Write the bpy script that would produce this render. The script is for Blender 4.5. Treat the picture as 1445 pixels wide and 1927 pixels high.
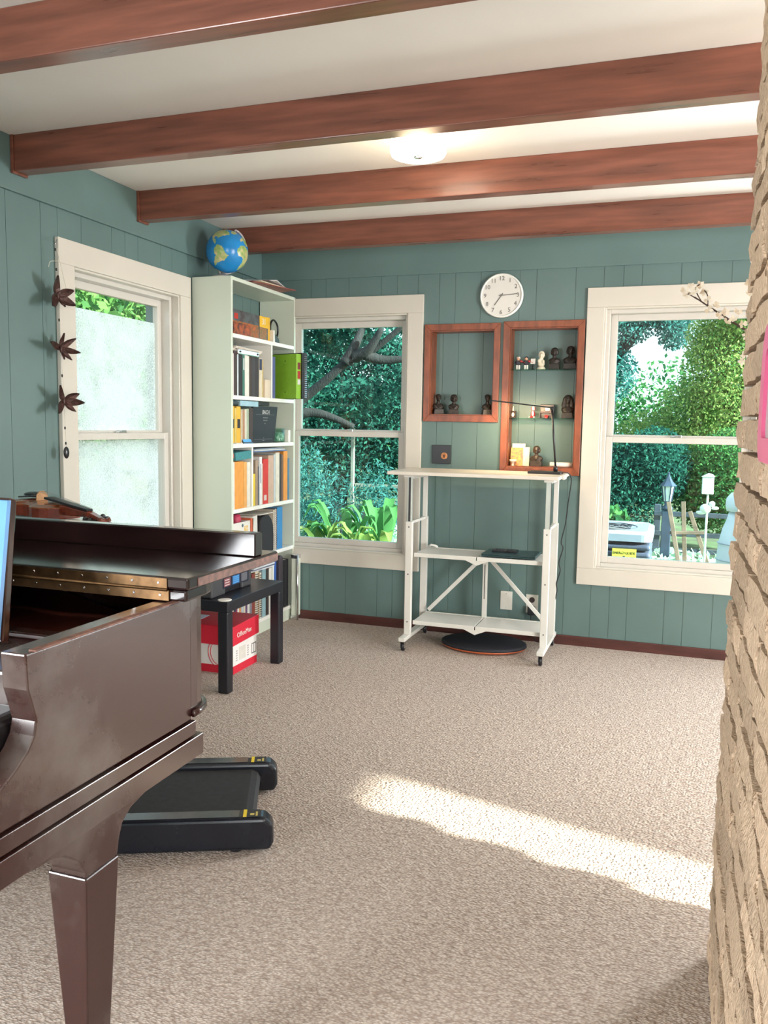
import bpy, bmesh, math, random
import numpy as np
from mathutils import Matrix, Vector
random.seed(7)
for o in list(bpy.data.objects): bpy.data.objects.remove(o)
scn = bpy.context.scene
C = scn.collection

# ------------------------------------------------------------------ camera, world, light, exposure
F_PX, YAW, PITCH, ROLL, CAM_H = 1560.81, 0.3344, 0.1047, 0.0162, 1.2453
cd = bpy.data.cameras.new('camera'); cam = bpy.data.objects.new('camera', cd); C.objects.link(cam)
cd.sensor_fit = 'HORIZONTAL'; cd.sensor_width = 36.0; cd.lens = F_PX * 36.0 / 1445.0
cd.clip_start = 0.02; cd.clip_end = 300
_fw = Vector((-math.sin(YAW)*math.cos(PITCH), math.cos(YAW)*math.cos(PITCH), -math.sin(PITCH)))
_r = Vector((math.cos(YAW), math.sin(YAW), 0)); _u = _r.cross(_fw)
_r2 = math.cos(ROLL)*_r + math.sin(ROLL)*_u; _u2 = -math.sin(ROLL)*_r + math.cos(ROLL)*_u
cam.matrix_world = Matrix(((_r2.x, _u2.x, -_fw.x, 0), (_r2.y, _u2.y, -_fw.y, 0), (_r2.z, _u2.z, -_fw.z, CAM_H), (0, 0, 0, 1)))
scn.camera = cam

vs = scn.view_settings
vs.view_transform = 'Standard'; vs.look = 'None'; vs.gamma = 1.0; vs.use_curve_mapping = False
vs.exposure = 0.88

SUN_DIR = Vector((-1.0, 0.2286, -0.47)).normalized()      # the way the sunlight travels
world = bpy.data.worlds.new('world'); scn.world = world; world.use_nodes = True
wn = world.node_tree.nodes; wl = world.node_tree.links
for n in list(wn): wn.remove(n)
sky = wn.new('ShaderNodeTexSky'); sky.sky_type = 'NISHITA'; sky.sun_disc = False
sky.sun_elevation = math.radians(25); sky.sun_rotation = math.radians(100); sky.dust_density = 2.5; sky.air_density = 1.0
bg = wn.new('ShaderNodeBackground'); bg.inputs['Strength'].default_value = 0.42
wo = wn.new('ShaderNodeOutputWorld')
wm = wn.new('ShaderNodeMix'); wm.data_type = 'RGBA'; wm.inputs['Factor'].default_value = 0.6
wm.inputs['B'].default_value = (3.4, 3.5, 3.5, 1)       # thin white haze over the whole sky
wl.new(sky.outputs[0], wm.inputs['A']); wl.new(wm.outputs['Result'], bg.inputs['Color']); wl.new(bg.outputs[0], wo.inputs['Surface'])

sd = bpy.data.lights.new('sun', 'SUN'); sd.energy = 18.0; sd.angle = math.radians(1.2); sd.color = (1.0, 0.93, 0.82)
sun = bpy.data.objects.new('sun', sd); C.objects.link(sun)
sun.rotation_euler = (-SUN_DIR).to_track_quat('Z', 'Y').to_euler(); sun.location = (8, -2, 6)

def area(name, loc, direction, sx, sy, power, color=(1, 1, 1)):
    d = bpy.data.lights.new(name, 'AREA'); d.shape = 'RECTANGLE'; d.size = sx; d.size_y = sy; d.energy = power; d.color = color
    o = bpy.data.objects.new(name, d); C.objects.link(o); o.location = loc
    o.rotation_euler = Vector(direction).to_track_quat('-Z', 'Z').to_euler()
    return o
XL_ = -2.507
# area lamps stand in for daylight at unseen openings; the rear one is added fill
area('left_window_daylight', (XL_+.04, -.9, 1.2), (1, .12, -.05), 1.15, 1.4, 95, (0.95, 0.98, 1.0))
area('rear_fill_light', (2.0, -3.12, 1.25), (-.2, 1, 0), 1.6, 1.6, 70, (0.97, 0.98, 1.0))
area('back_window_daylight', (2.0, 4.72, 1.2), (-.45, -1, -.1), .75, 1.35, 110, (0.96, 0.98, 1.0))
area('right_door_daylight', (3.12, 1.0, 1.05), (-1, .25, 0), 1.5, 1.9, 150, (1.0, 0.98, 0.95))

XL, XR, YB, YR, HC = -2.507, 3.2, 4.781, -3.2, 2.341

# ------------------------------------------------------------------ materials
MATS = {}
def nd(nt, t, **kw):
    n = nt.nodes.new(t)
    for k, v in kw.items(): setattr(n, k, v)
    return n
def M(name, col, rough=0.5, metal=0.0, var=0.0, vscale=8.0, stretch=(1, 1, 1), bump=0.0, bscale=60.0, coat=0.0, spec=0.5,
      emit=None, estr=0.0, col2=None, trans=0.0, sheen=0.0, rvar=0.0, island=0.0):
    if name in MATS: return MATS[name]
    m = bpy.data.materials.new(name); m.use_nodes = True; nt = m.node_tree
    b = nt.nodes['Principled BSDF']
    c = (*col, 1) if len(col) == 3 else col
    b.inputs['Base Color'].default_value = c
    b.inputs['Roughness'].default_value = rough; b.inputs['Metallic'].default_value = metal
    b.inputs['Specular IOR Level'].default_value = spec
    if coat: b.inputs['Coat Weight'].default_value = coat; b.inputs['Coat Roughness'].default_value = 0.12
    if sheen: b.inputs['Sheen Weight'].default_value = sheen
    geo = nd(nt, 'ShaderNodeNewGeometry')
    mp = nd(nt, 'ShaderNodeMapping'); mp.inputs['Scale'].default_value = stretch
    nt.links.new(geo.outputs['Position'], mp.inputs['Vector'])
    if var or col2:
        nz = nd(nt, 'ShaderNodeTexNoise'); nz.inputs['Scale'].default_value = vscale; nz.inputs['Detail'].default_value = 6
        nt.links.new(mp.outputs[0], nz.inputs['Vector'])
        rp = nd(nt, 'ShaderNodeValToRGB'); rp.color_ramp.elements[0].position = 0.32; rp.color_ramp.elements[1].position = 0.68
        if col2: a_, b_ = c, (*col2, 1)
        else: a_, b_ = tuple(x*(1-var) for x in c[:3])+(1,), tuple(min(1, x*(1+var)) for x in c[:3])+(1,)
        rp.color_ramp.elements[0].color = a_; rp.color_ramp.elements[1].color = b_
        nt.links.new(nz.outputs['Fac'], rp.inputs['Fac'])
        out = rp.outputs['Color']
        if island:
            mx = nd(nt, 'ShaderNodeMix', data_type='RGBA', blend_type='MULTIPLY'); mx.inputs['Factor'].default_value = 1
            mr = nd(nt, 'ShaderNodeMapRange'); mr.inputs['To Min'].default_value = 1-island; mr.inputs['To Max'].default_value = 1+island
            nt.links.new(geo.outputs['Random Per Island'], mr.inputs['Value'])
            nt.links.new(out, mx.inputs['A']); nt.links.new(mr.outputs[0], mx.inputs['B']); out = mx.outputs['Result']
        nt.links.new(out, b.inputs['Base Color'])
        if rvar:
            mr2 = nd(nt, 'ShaderNodeMapRange'); mr2.inputs['To Min'].default_value = max(0.02, rough-rvar); mr2.inputs['To Max'].default_value = min(1, rough+rvar)
            nt.links.new(nz.outputs['Fac'], mr2.inputs['Value']); nt.links.new(mr2.outputs[0], b.inputs['Roughness'])
    if bump:
        n2 = nd(nt, 'ShaderNodeTexNoise'); n2.inputs['Scale'].default_value = bscale; n2.inputs['Detail'].default_value = 5
        nt.links.new(mp.outputs[0], n2.inputs['Vector'])
        bp = nd(nt, 'ShaderNodeBump'); bp.inputs['Strength'].default_value = bump; bp.inputs['Distance'].default_value = 0.01
        nt.links.new(n2.outputs['Fac'], bp.inputs['Height']); nt.links.new(bp.outputs[0], b.inputs['Normal'])
    if emit: b.inputs['Emission Color'].default_value = (*emit, 1); b.inputs['Emission Strength'].default_value = estr
    if trans: b.inputs['Transmission Weight'].default_value = trans
    MATS[name] = m; return m

def glass_mat(name, tint, refl=1.0):
    m = bpy.data.materials.new(name); m.use_nodes = True; nt = m.node_tree
    for n in list(nt.nodes): nt.nodes.remove(n)
    o = nd(nt, 'ShaderNodeOutputMaterial'); mx = nd(nt, 'ShaderNodeMixShader')
    t = nd(nt, 'ShaderNodeBsdfTransparent'); t.inputs[0].default_value = (*tint, 1)
    g = nd(nt, 'ShaderNodeBsdfGlossy'); g.inputs['Roughness'].default_value = 0.01
    f = nd(nt, 'ShaderNodeFresnel'); f.inputs['IOR'].default_value = 1.5
    mu = nd(nt, 'ShaderNodeMath', operation='MULTIPLY'); mu.inputs[1].default_value = refl
    gg = nd(nt, 'ShaderNodeNewGeometry'); sb = nd(nt, 'ShaderNodeMath', operation='SUBTRACT'); sb.inputs[0].default_value = refl
    nt.links.new(gg.outputs['Backfacing'], sb.inputs[1])      # no false total reflection on the way out of the thin pane
    mu.use_clamp = True; nt.links.new(sb.outputs[0], mu.inputs[1])
    nt.links.new(f.outputs[0], mu.inputs[0]); nt.links.new(mu.outputs[0], mx.inputs[0])
    nt.links.new(t.outputs[0], mx.inputs[1]); nt.links.new(g.outputs[0], mx.inputs[2]); nt.links.new(mx.outputs[0], o.inputs[0])
    MATS[name] = m; return m

def film_mat():
    m = bpy.data.materials.new('privacy_film'); m.use_nodes = True; nt = m.node_tree
    for n in list(nt.nodes): nt.nodes.remove(n)
    o = nd(nt, 'ShaderNodeOutputMaterial'); mx = nd(nt, 'ShaderNodeMixShader')
    tl = nd(nt, 'ShaderNodeBsdfTranslucent'); tp = nd(nt, 'ShaderNodeBsdfTransparent')
    geo = nd(nt, 'ShaderNodeNewGeometry')
    nz = nd(nt, 'ShaderNodeTexNoise'); nz.inputs['Scale'].default_value = 5; nz.inputs['Detail'].default_value = 3; nz.inputs['Distortion'].default_value = 0.6
    n2 = nd(nt, 'ShaderNodeTexNoise'); n2.inputs['Scale'].default_value = 130; n2.inputs['Detail'].default_value = 2
    nt.links.new(geo.outputs['Position'], nz.inputs['Vector']); nt.links.new(geo.outputs['Position'], n2.inputs['Vector'])
    mr = nd(nt, 'ShaderNodeMapRange'); mr.inputs['From Min'].default_value = .35; mr.inputs['From Max'].default_value = .62
    mr.inputs['To Min'].default_value = .50; mr.inputs['To Max'].default_value = .10
    nt.links.new(nz.outputs['Fac'], mr.inputs['Value'])
    ma = nd(nt, 'ShaderNodeMath', operation='MULTIPLY_ADD'); ma.inputs[1].default_value = 1.3; ma.inputs[2].default_value = -.62
    nt.links.new(n2.outputs['Fac'], ma.inputs[0])
    ad = nd(nt, 'ShaderNodeMath', operation='ADD', use_clamp=True); nt.links.new(mr.outputs[0], ad.inputs[0]); nt.links.new(ma.outputs[0], ad.inputs[1])
    tl.inputs[0].default_value = (.93, .95, .93, 1); tp.inputs[0].default_value = (.95, .96, .95, 1)
    nt.links.new(ad.outputs[0], mx.inputs[0]); nt.links.new(tl.outputs[0], mx.inputs[1]); nt.links.new(tp.outputs[0], mx.inputs[2])
    nt.links.new(mx.outputs[0], o.inputs[0]); return m

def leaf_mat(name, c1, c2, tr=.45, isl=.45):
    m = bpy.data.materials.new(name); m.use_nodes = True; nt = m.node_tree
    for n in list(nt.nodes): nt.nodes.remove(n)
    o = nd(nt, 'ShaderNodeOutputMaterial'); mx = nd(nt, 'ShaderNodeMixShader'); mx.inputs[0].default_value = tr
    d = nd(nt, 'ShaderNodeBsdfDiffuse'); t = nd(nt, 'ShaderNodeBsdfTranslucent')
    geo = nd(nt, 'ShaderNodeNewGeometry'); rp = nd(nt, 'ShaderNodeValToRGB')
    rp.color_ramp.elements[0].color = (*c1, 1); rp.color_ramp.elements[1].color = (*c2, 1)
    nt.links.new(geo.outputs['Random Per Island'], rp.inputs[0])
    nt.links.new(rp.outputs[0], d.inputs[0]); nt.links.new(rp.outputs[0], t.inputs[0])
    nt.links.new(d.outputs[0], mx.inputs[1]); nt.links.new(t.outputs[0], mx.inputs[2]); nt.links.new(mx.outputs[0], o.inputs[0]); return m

def carpet_mat():
    m = bpy.data.materials.new('berber_carpet'); m.use_nodes = True; nt = m.node_tree; b = nt.nodes['Principled BSDF']
    b.inputs['Roughness'].default_value = .95; b.inputs['Specular IOR Level'].default_value = .15; b.inputs['Sheen Weight'].default_value = .15
    geo = nd(nt, 'ShaderNodeNewGeometry'); mp = nd(nt, 'ShaderNodeMapping'); mp.inputs['Scale'].default_value = (1.0, 1.9, 1); mp.inputs['Rotation'].default_value = (0, 0, .06)
    nt.links.new(geo.outputs['Position'], mp.inputs[0])
    vo = nd(nt, 'ShaderNodeTexVoronoi'); vo.inputs['Scale'].default_value = 105; vo.inputs['Randomness'].default_value = .75
    nt.links.new(mp.outputs[0], vo.inputs['Vector'])
    nz = nd(nt, 'ShaderNodeTexNoise'); nz.inputs['Scale'].default_value = 45; nz.inputs['Detail'].default_value = 4; nt.links.new(mp.outputs[0], nz.inputs['Vector'])
    r1 = nd(nt, 'ShaderNodeValToRGB'); r1.color_ramp.elements[0].color = (.78, .69, .61, 1); r1.color_ramp.elements[0].position = .05
    r1.color_ramp.elements[1].color = (.40, .31, .25, 1); r1.color_ramp.elements[1].position = .72
    nt.links.new(vo.outputs['Distance'], r1.inputs[0])
    mx = nd(nt, 'ShaderNodeMix', data_type='RGBA', blend_type='MULTIPLY'); mx.inputs['Factor'].default_value = .8
    r2 = nd(nt, 'ShaderNodeValToRGB'); r2.color_ramp.elements[0].color = (.68, .64, .62, 1); r2.color_ramp.elements[0].position = .35
    r2.color_ramp.elements[1].color = (1, 1, 1, 1); r2.color_ramp.elements[1].position = .6
    nt.links.new(nz.outputs['Fac'], r2.inputs[0]); nt.links.new(r1.outputs[0], mx.inputs['A']); nt.links.new(r2.outputs[0], mx.inputs['B'])
    nt.links.new(mx.outputs['Result'], b.inputs['Base Color'])
    ad = nd(nt, 'ShaderNodeMath', operation='SUBTRACT'); nt.links.new(nz.outputs['Fac'], ad.inputs[0]); nt.links.new(vo.outputs['Distance'], ad.inputs[1])
    bp = nd(nt, 'ShaderNodeBump'); bp.inputs['Strength'].default_value = .9; bp.inputs['Distance'].default_value = .008
    nt.links.new(ad.outputs[0], bp.inputs['Height']); nt.links.new(bp.outputs[0], b.inputs['Normal']); return m

def brick_mat():
    m = bpy.data.materials.new('split_face_brick'); m.use_nodes = True; nt = m.node_tree; b = nt.nodes['Principled BSDF']
    b.inputs['Roughness'].default_value = .9; b.inputs['Specular IOR Level'].default_value = .2
    geo = nd(nt, 'ShaderNodeNewGeometry'); oi = nd(nt, 'ShaderNodeObjectInfo')
    mp = nd(nt, 'ShaderNodeMapping'); mp.inputs['Scale'].default_value = (1, 1.6, 1); nt.links.new(geo.outputs['Position'], mp.inputs[0])
    nz = nd(nt, 'ShaderNodeTexNoise'); nz.inputs['Scale'].default_value = 95; nz.inputs['Detail'].default_value = 8; nz.inputs['Roughness'].default_value = .7
    nt.links.new(mp.outputs[0], nz.inputs['Vector'])
    rp = nd(nt, 'ShaderNodeValToRGB'); e = rp.color_ramp.elements
    e[0].position = .28; e[0].color = (.34, .23, .15, 1); e[1].position = .62; e[1].color = (.80, .61, .44, 1)
    k = e.new(.42); k.color = (.66, .475, .325, 1)
    nt.links.new(nz.outputs['Fac'], rp.inputs[0])
    mr = nd(nt, 'ShaderNodeMapRange'); mr.inputs['To Min'].default_value = .72; mr.inputs['To Max'].default_value = 1.12; nt.links.new(oi.outputs['Random'], mr.inputs[0])
    mx = nd(nt, 'ShaderNodeMix', data_type='RGBA', blend_type='MULTIPLY'); mx.inputs['Factor'].default_value = 1
    nt.links.new(rp.outputs[0], mx.inputs['A']); nt.links.new(mr.outputs[0], mx.inputs['B']); nt.links.new(mx.outputs['Result'], b.inputs['Base Color'])
    vo = nd(nt, 'ShaderNodeTexNoise'); vo.inputs['Scale'].default_value = 85; vo.inputs['Detail'].default_value = 8; vo.inputs['Distortion'].default_value = .6
    nt.links.new(mp.outputs[0], vo.inputs['Vector'])
    bp = nd(nt, 'ShaderNodeBump'); bp.inputs['Strength'].default_value = 1.0; bp.inputs['Distance'].default_value = .018
    nt.links.new(vo.outputs['Fac'], bp.inputs['Height']); nt.links.new(bp.outputs[0], b.inputs['Normal']); return m


teal = M('teal_paint', (.112, .182, .175), .42, var=.06, vscale=3)
white_trim = M('white_trim_paint', (.60, .565, .50), .35, var=.03, vscale=4)
vinyl = M('window_vinyl', (.60, .575, .53), .3, var=.02)
ceil_m = M('ceiling_paint', (.74, .715, .665), .8, var=.03, vscale=2)
beam_m = M('cherry_beam', (.165, .055, .033), .30, var=.32, vscale=5, stretch=(.6, 7, 7), coat=.25, rvar=.08)
niche_m = M('cherry_frame', (.23, .062, .026), .35, var=.3, vscale=9, stretch=(3, 3, 1))
base_m = M('baseboard_wood', (.075, .024, .020), .4, var=.25, vscale=8, stretch=(.7, 4, 4))
carpet = carpet_mat(); brick_m = brick_mat()
mortar = M('mortar', (.30, .23, .16), .95, var=.2, vscale=30, bump=.5, bscale=80)
pane_m = glass_mat('window_glass', (.78, .94, .97)); film_m = film_mat()
plain_glass = glass_mat('plain_glass', (.95, .97, .95))
clear_m = glass_mat('shelf_glass', (.80, .93, .88), 1.0)
black_m = M('black_satin', (.012, .012, .016), .32, var=.2)
ink = M('black_ink', (.02, .02, .022), .6, var=.1)
white_m = M('white_lacquer', (.80, .80, .76), .3, var=.02)
book_white = M('bookcase_white', (.60, .66, .565), .4, var=.02, vscale=3)
chrome = M('chrome', (.75, .76, .78), .16, 1.0, var=.05)
brass = M('aged_brass', (.13, .072, .032), .42, .85, var=.3, vscale=40)
def mahogany_mat():
    m = bpy.data.materials.new('mahogany'); m.use_nodes = True; nt = m.node_tree; b = nt.nodes['Principled BSDF']
    b.inputs['Coat Weight'].default_value = .55; b.inputs['Coat Roughness'].default_value = .20; b.inputs['Specular IOR Level'].default_value = .6
    geo = nd(nt, 'ShaderNodeNewGeometry'); mp = nd(nt, 'ShaderNodeMapping'); mp.inputs['Scale'].default_value = (9, .9, 9); nt.links.new(geo.outputs['Position'], mp.inputs[0])
    g = nd(nt, 'ShaderNodeTexNoise'); g.inputs['Scale'].default_value = 9; g.inputs['Detail'].default_value = 6; nt.links.new(mp.outputs[0], g.inputs['Vector'])
    r1 = nd(nt, 'ShaderNodeValToRGB'); r1.color_ramp.elements[0].color = (.024, .0068, .0062, 1); r1.color_ramp.elements[1].color = (.046, .0125, .010, 1); nt.links.new(g.outputs['Fac'], r1.inputs[0])
    w = nd(nt, 'ShaderNodeTexNoise'); w.inputs['Scale'].default_value = 3.2; w.inputs['Detail'].default_value = 9; w.inputs['Roughness'].default_value = .62; nt.links.new(geo.outputs['Position'], w.inputs['Vector'])
    r2 = nd(nt, 'ShaderNodeValToRGB'); r2.color_ramp.elements[0].position = .50; r2.color_ramp.elements[1].position = .74; nt.links.new(w.outputs['Fac'], r2.inputs[0])   # bloomed, worn varnish
    mu = nd(nt, 'ShaderNodeMath', operation='MULTIPLY'); mu.inputs[1].default_value = .75; nt.links.new(r2.outputs[0], mu.inputs[0])
    mx = nd(nt, 'ShaderNodeMix', data_type='RGBA'); nt.links.new(mu.outputs[0], mx.inputs['Factor']); nt.links.new(r1.outputs[0], mx.inputs['A']); mx.inputs['B'].default_value = (.15, .128, .115, 1)
    p = nd(nt, 'ShaderNodeTexVoronoi'); p.inputs['Scale'].default_value = 34; p.inputs['Randomness'].default_value = 1; nt.links.new(geo.outputs['Position'], p.inputs['Vector'])
    r3 = nd(nt, 'ShaderNodeValToRGB'); r3.color_ramp.elements[0].position = .03; r3.color_ramp.elements[0].color = (.35, .3, .3, 1); r3.color_ramp.elements[1].position = .07; r3.color_ramp.elements[1].color = (1, 1, 1, 1); nt.links.new(p.outputs['Distance'], r3.inputs[0])
    m2 = nd(nt, 'ShaderNodeMix', data_type='RGBA', blend_type='MULTIPLY'); m2.inputs['Factor'].default_value = .8; nt.links.new(mx.outputs['Result'], m2.inputs['A']); nt.links.new(r3.outputs[0], m2.inputs['B'])
    nt.links.new(m2.outputs['Result'], b.inputs['Base Color'])
    mr = nd(nt, 'ShaderNodeMapRange'); mr.inputs['To Min'].default_value = .24; mr.inputs['To Max'].default_value = .5; nt.links.new(mu.outputs[0], mr.inputs[0]); nt.links.new(mr.outputs[0], b.inputs['Roughness'])
    return m
piano_m = mahogany_mat()
piano_top = M('mahogany_polished', (.016, .0075, .0075), .12, var=.35, vscale=6, stretch=(1, 9, 9), coat=.5)
piano_wear = M('worn_edge', (.15, .062, .040), .6, var=.5, vscale=60)
piano_in = M('piano_plate', (.075, .018, .012), .35, var=.3, vscale=7)
dark_m = M('piano_dark', (.008, .006, .007), .3, var=.2)
outdoor_bark = M('bark', (.012, .010, .009), .9, var=.4, vscale=9, stretch=(4, 4, 1), bump=.8, bscale=20)

# ------------------------------------------------------------------ mesh helpers
ORG = {}
def origin(o): return ORG.get(o.name, Vector((0, 0, 0))) if o else Vector((0, 0, 0))
class MB:
    def __init__(s, mat=None): s.v = []; s.f = []; s.mx = mat or Matrix.Identity(4)
    def add(s, vs, fs):
        b = len(s.v); s.v += [tuple(s.mx @ Vector(p)) for p in vs]; s.f += [tuple(b+i for i in f) for f in fs]; return s
    def box(s, x0, x1, y0, y1, z0, z1):
        return s.add([(x0,y0,z0),(x1,y0,z0),(x1,y1,z0),(x0,y1,z0),(x0,y0,z1),(x1,y0,z1),(x1,y1,z1),(x0,y1,z1)],
                     [(3,2,1,0),(4,5,6,7),(0,1,5,4),(1,2,6,5),(2,3,7,6),(3,0,4,7)])
    def hexa(s, a, b):  # two quads of four points
        return s.add(list(a)+list(b), [(3,2,1,0),(4,5,6,7),(0,1,5,4),(1,2,6,5),(2,3,7,6),(3,0,4,7)])
    def prism(s, poly, axis, a, b):
        n = len(poly)
        def P(q, t): return (t, q[0], q[1]) if axis == 'x' else (q[0], t, q[1]) if axis == 'y' else (q[0], q[1], t)
        vs = [P(q, a) for q in poly]+[P(q, b) for q in poly]
        return s.add(vs, [tuple(range(n))[::-1], tuple(range(n, 2*n))]+[(i, (i+1) % n, n+(i+1) % n, n+i) for i in range(n)])
    def bar(s, p, q, w, h=None, up=(0, 0, 1)):
        p, q = Vector(p), Vector(q); d = (q-p).normalized(); u = Vector(up)
        if abs(d.dot(u)) > .98: u = Vector((0, 1, 0))
        r = d.cross(u).normalized(); u = r.cross(d); h = h or w
        A = [p-r*w/2-u*h/2, p+r*w/2-u*h/2, p+r*w/2+u*h/2, p-r*w/2+u*h/2]; B = [x+(q-p) for x in A]
        return s.hexa(A, B)
    def tube(s, pts, r, n=8, caps=True):
        pts = [Vector(p) for p in pts]; rs = r if isinstance(r, (list, tuple)) else [r]*len(pts)
        vs = []; fs = []; prev = None
        for i, p in enumerate(pts):
            d = (pts[min(i+1, len(pts)-1)]-pts[max(i-1, 0)]).normalized()
            if prev is None:
                u = Vector((0, 0, 1)) if abs(d.z) < .9 else Vector((1, 0, 0)); a = d.cross(u).normalized()
            else: a = (prev-d*prev.dot(d)).normalized()
            prev = a; b = d.cross(a)
            for k in range(n):
                t = 2*math.pi*k/n; vs.append(p+(a*math.cos(t)+b*math.sin(t))*rs[i])
        for i in range(len(pts)-1):
            for k in range(n): fs.append((i*n+k, i*n+(k+1) % n, (i+1)*n+(k+1) % n, (i+1)*n+k))
        if caps: fs += [tuple(range(n))[::-1], tuple(range((len(pts)-1)*n, len(pts)*n))]
        return s.add(vs, fs)
    def lathe(s, prof, c=(0, 0, 0), axis='z', n=24, sx=1.0, sy=1.0):
        vs = []; fs = []; m = len(prof)
        for (r, h) in prof:
            for k in range(n):
                t = 2*math.pi*k/n; a, b = r*math.cos(t)*sx, r*math.sin(t)*sy
                vs.append((c[0]+a, c[1]+b, c[2]+h) if axis == 'z' else (c[0]+a, c[1]+h, c[2]+b) if axis == 'y' else (c[0]+h, c[1]+a, c[2]+b))
        for i in range(m-1):
            for k in range(n): fs.append((i*n+k, i*n+(k+1) % n, (i+1)*n+(k+1) % n, (i+1)*n+k))
        fs += [tuple(range(n))[::-1], tuple(range((m-1)*n, m*n))]
        return s.add(vs, fs)
    def ball(s, c, rx, ry=None, rz=None, n=14, m=9):
        ry = rx if ry is None else ry; rz = rx if rz is None else rz
        vs = []; fs = []
        for i in range(1, m):
            a = math.pi*i/m
            for k in range(n):
                t = 2*math.pi*k/n; vs.append((c[0]+rx*math.sin(a)*math.cos(t), c[1]+ry*math.sin(a)*math.sin(t), c[2]+rz*math.cos(a)))
        top = len(vs); vs += [(c[0], c[1], c[2]+rz), (c[0], c[1], c[2]-rz)]
        for i in range(m-2):
            for k in range(n): fs.append((i*n+k, (i+1)*n+k, (i+1)*n+(k+1) % n, i*n+(k+1) % n))
        for k in range(n):
            fs.append((top, k, (k+1) % n)); fs.append((top+1, (m-2)*n+(k+1) % n, (m-2)*n+k))
        return s.add(vs, fs)
    def build(s, name, mat, parent=None, bevel=0.0, smooth=False, seg=2, subsurf=0):
        me = bpy.data.meshes.new(name); og = origin(parent)
        me.from_pydata([(x-og.x, y-og.y, z-og.z) for x, y, z in s.v], [], s.f)
        bm = bmesh.new(); bm.from_mesh(me); bmesh.ops.recalc_face_normals(bm, faces=bm.faces); bm.to_mesh(me); bm.free()
        if mat: me.materials.append(mat)
        o = bpy.data.objects.new(name, me); C.objects.link(o)
        if parent: o.parent = parent; ORG[o.name] = og
        if smooth: me.polygons.foreach_set('use_smooth', [True]*len(me.polygons))
        if bevel:
            b = o.modifiers.new('bevel', 'BEVEL'); b.width = bevel; b.segments = seg; b.limit_method = 'ANGLE'; b.angle_limit = math.radians(40)
        if subsurf:
            q = o.modifiers.new('sub', 'SUBSURF'); q.levels = subsurf; q.render_levels = subsurf
        return o
def tag(o, label=None, cat=None, group=None, kind=None):
    if label: o['label'] = label
    if cat: o['category'] = cat
    if group: o['group'] = group
    if kind: o['kind'] = kind
    return o
def thing(name, loc, label, cat, group=None, kind=None):
    o = bpy.data.objects.new(name, None); C.objects.link(o); o.location = loc; o.empty_display_size = .05
    ORG[o.name] = Vector(loc); return tag(o, label, cat, group, kind)
def B(*a): return MB().box(*a)
def text(name, s, size, mat, parent, pos, right, up, align='CENTER', depth=.0006, xs=1.0):
    cu = bpy.data.curves.new(name, 'FONT'); cu.body = s; cu.size = size; cu.align_x = align; cu.align_y = 'CENTER'; cu.extrude = depth; cu.resolution_u = 2
    t = bpy.data.objects.new('tmp_text', cu); C.objects.link(t); bpy.context.view_layer.update()
    me = bpy.data.meshes.new_from_object(t.evaluated_get(bpy.context.evaluated_depsgraph_get())); me.name = name
    bpy.data.objects.remove(t); bpy.data.curves.remove(cu)
    r, u = Vector(right).normalized(), Vector(up).normalized(); n = r.cross(u); og = origin(parent); p = Vector(pos)-og
    for v in me.vertices: v.co = p + r*v.co.x*xs + u*v.co.y + n*v.co.z
    me.materials.clear(); me.materials.append(mat)
    o = bpy.data.objects.new(name, me); C.objects.link(o)
    if parent: o.parent = parent; ORG[o.name] = og
    return o
def leaves(name, mat, parent, blobs, n, size, seed=1, asp=.5, kind='stuff', droop=0.0):
    """n small pointed leaves scattered through ellipsoids (cx,cy,cz,rx,ry,rz)"""
    rg = np.random.default_rng(seed); w = np.array([b[3]*b[4]*b[5] for b in blobs])**.7; w /= w.sum()
    idx = rg.choice(len(blobs), n, p=w); bl = np.array(blobs)[idx]
    d = rg.normal(size=(n, 3)); d /= np.linalg.norm(d, axis=1)[:, None]; rad = rg.random(n)**.45
    P = bl[:, :3]+d*bl[:, 3:]*rad[:, None]
    a = rg.normal(size=(n, 3)); a[:, 2] -= droop; a /= np.linalg.norm(a, axis=1)[:, None]
    b = np.cross(a, rg.normal(size=(n, 3))); b /= np.linalg.norm(b, axis=1)[:, None]
    s = size*(.6+.8*rg.random(n))[:, None]
    V = np.empty((n, 4, 3)); V[:, 0] = P-a*s; V[:, 1] = P+b*s*asp; V[:, 2] = P+a*s; V[:, 3] = P-b*s*asp
    og = origin(parent); V -= np.array(og)
    me = bpy.data.meshes.new(name); me.vertices.add(4*n); me.vertices.foreach_set('co', V.reshape(-1))
    me.loops.add(4*n); me.loops.foreach_set('vertex_index', np.arange(4*n, dtype=np.int32))
    me.polygons.add(n); me.polygons.foreach_set('loop_start', np.arange(0, 4*n, 4, dtype=np.int32)); me.polygons.foreach_set('loop_total', np.full(n, 4, dtype=np.int32))
    me.update(calc_edges=True); me.materials.append(mat)
    o = bpy.data.objects.new(name, me); C.objects.link(o)
    if parent: o.parent = parent; ORG[o.name] = og
    if kind: o['kind'] = kind
    return o

# ------------------------------------------------------------------ the room
fl = B(XL-.2, XR+.2, YR-.2, YB+.2, -.12, 0).build('floor', carpet); tag(fl, 'beige berber loop carpet', kind='structure')
ce = B(XL-.2, XR+.2, YR-.2, YB+.2, HC, HC+.12).build('ceiling', ceil_m); tag(ce, 'off-white flat ceiling between the beams', kind='structure')

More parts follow.
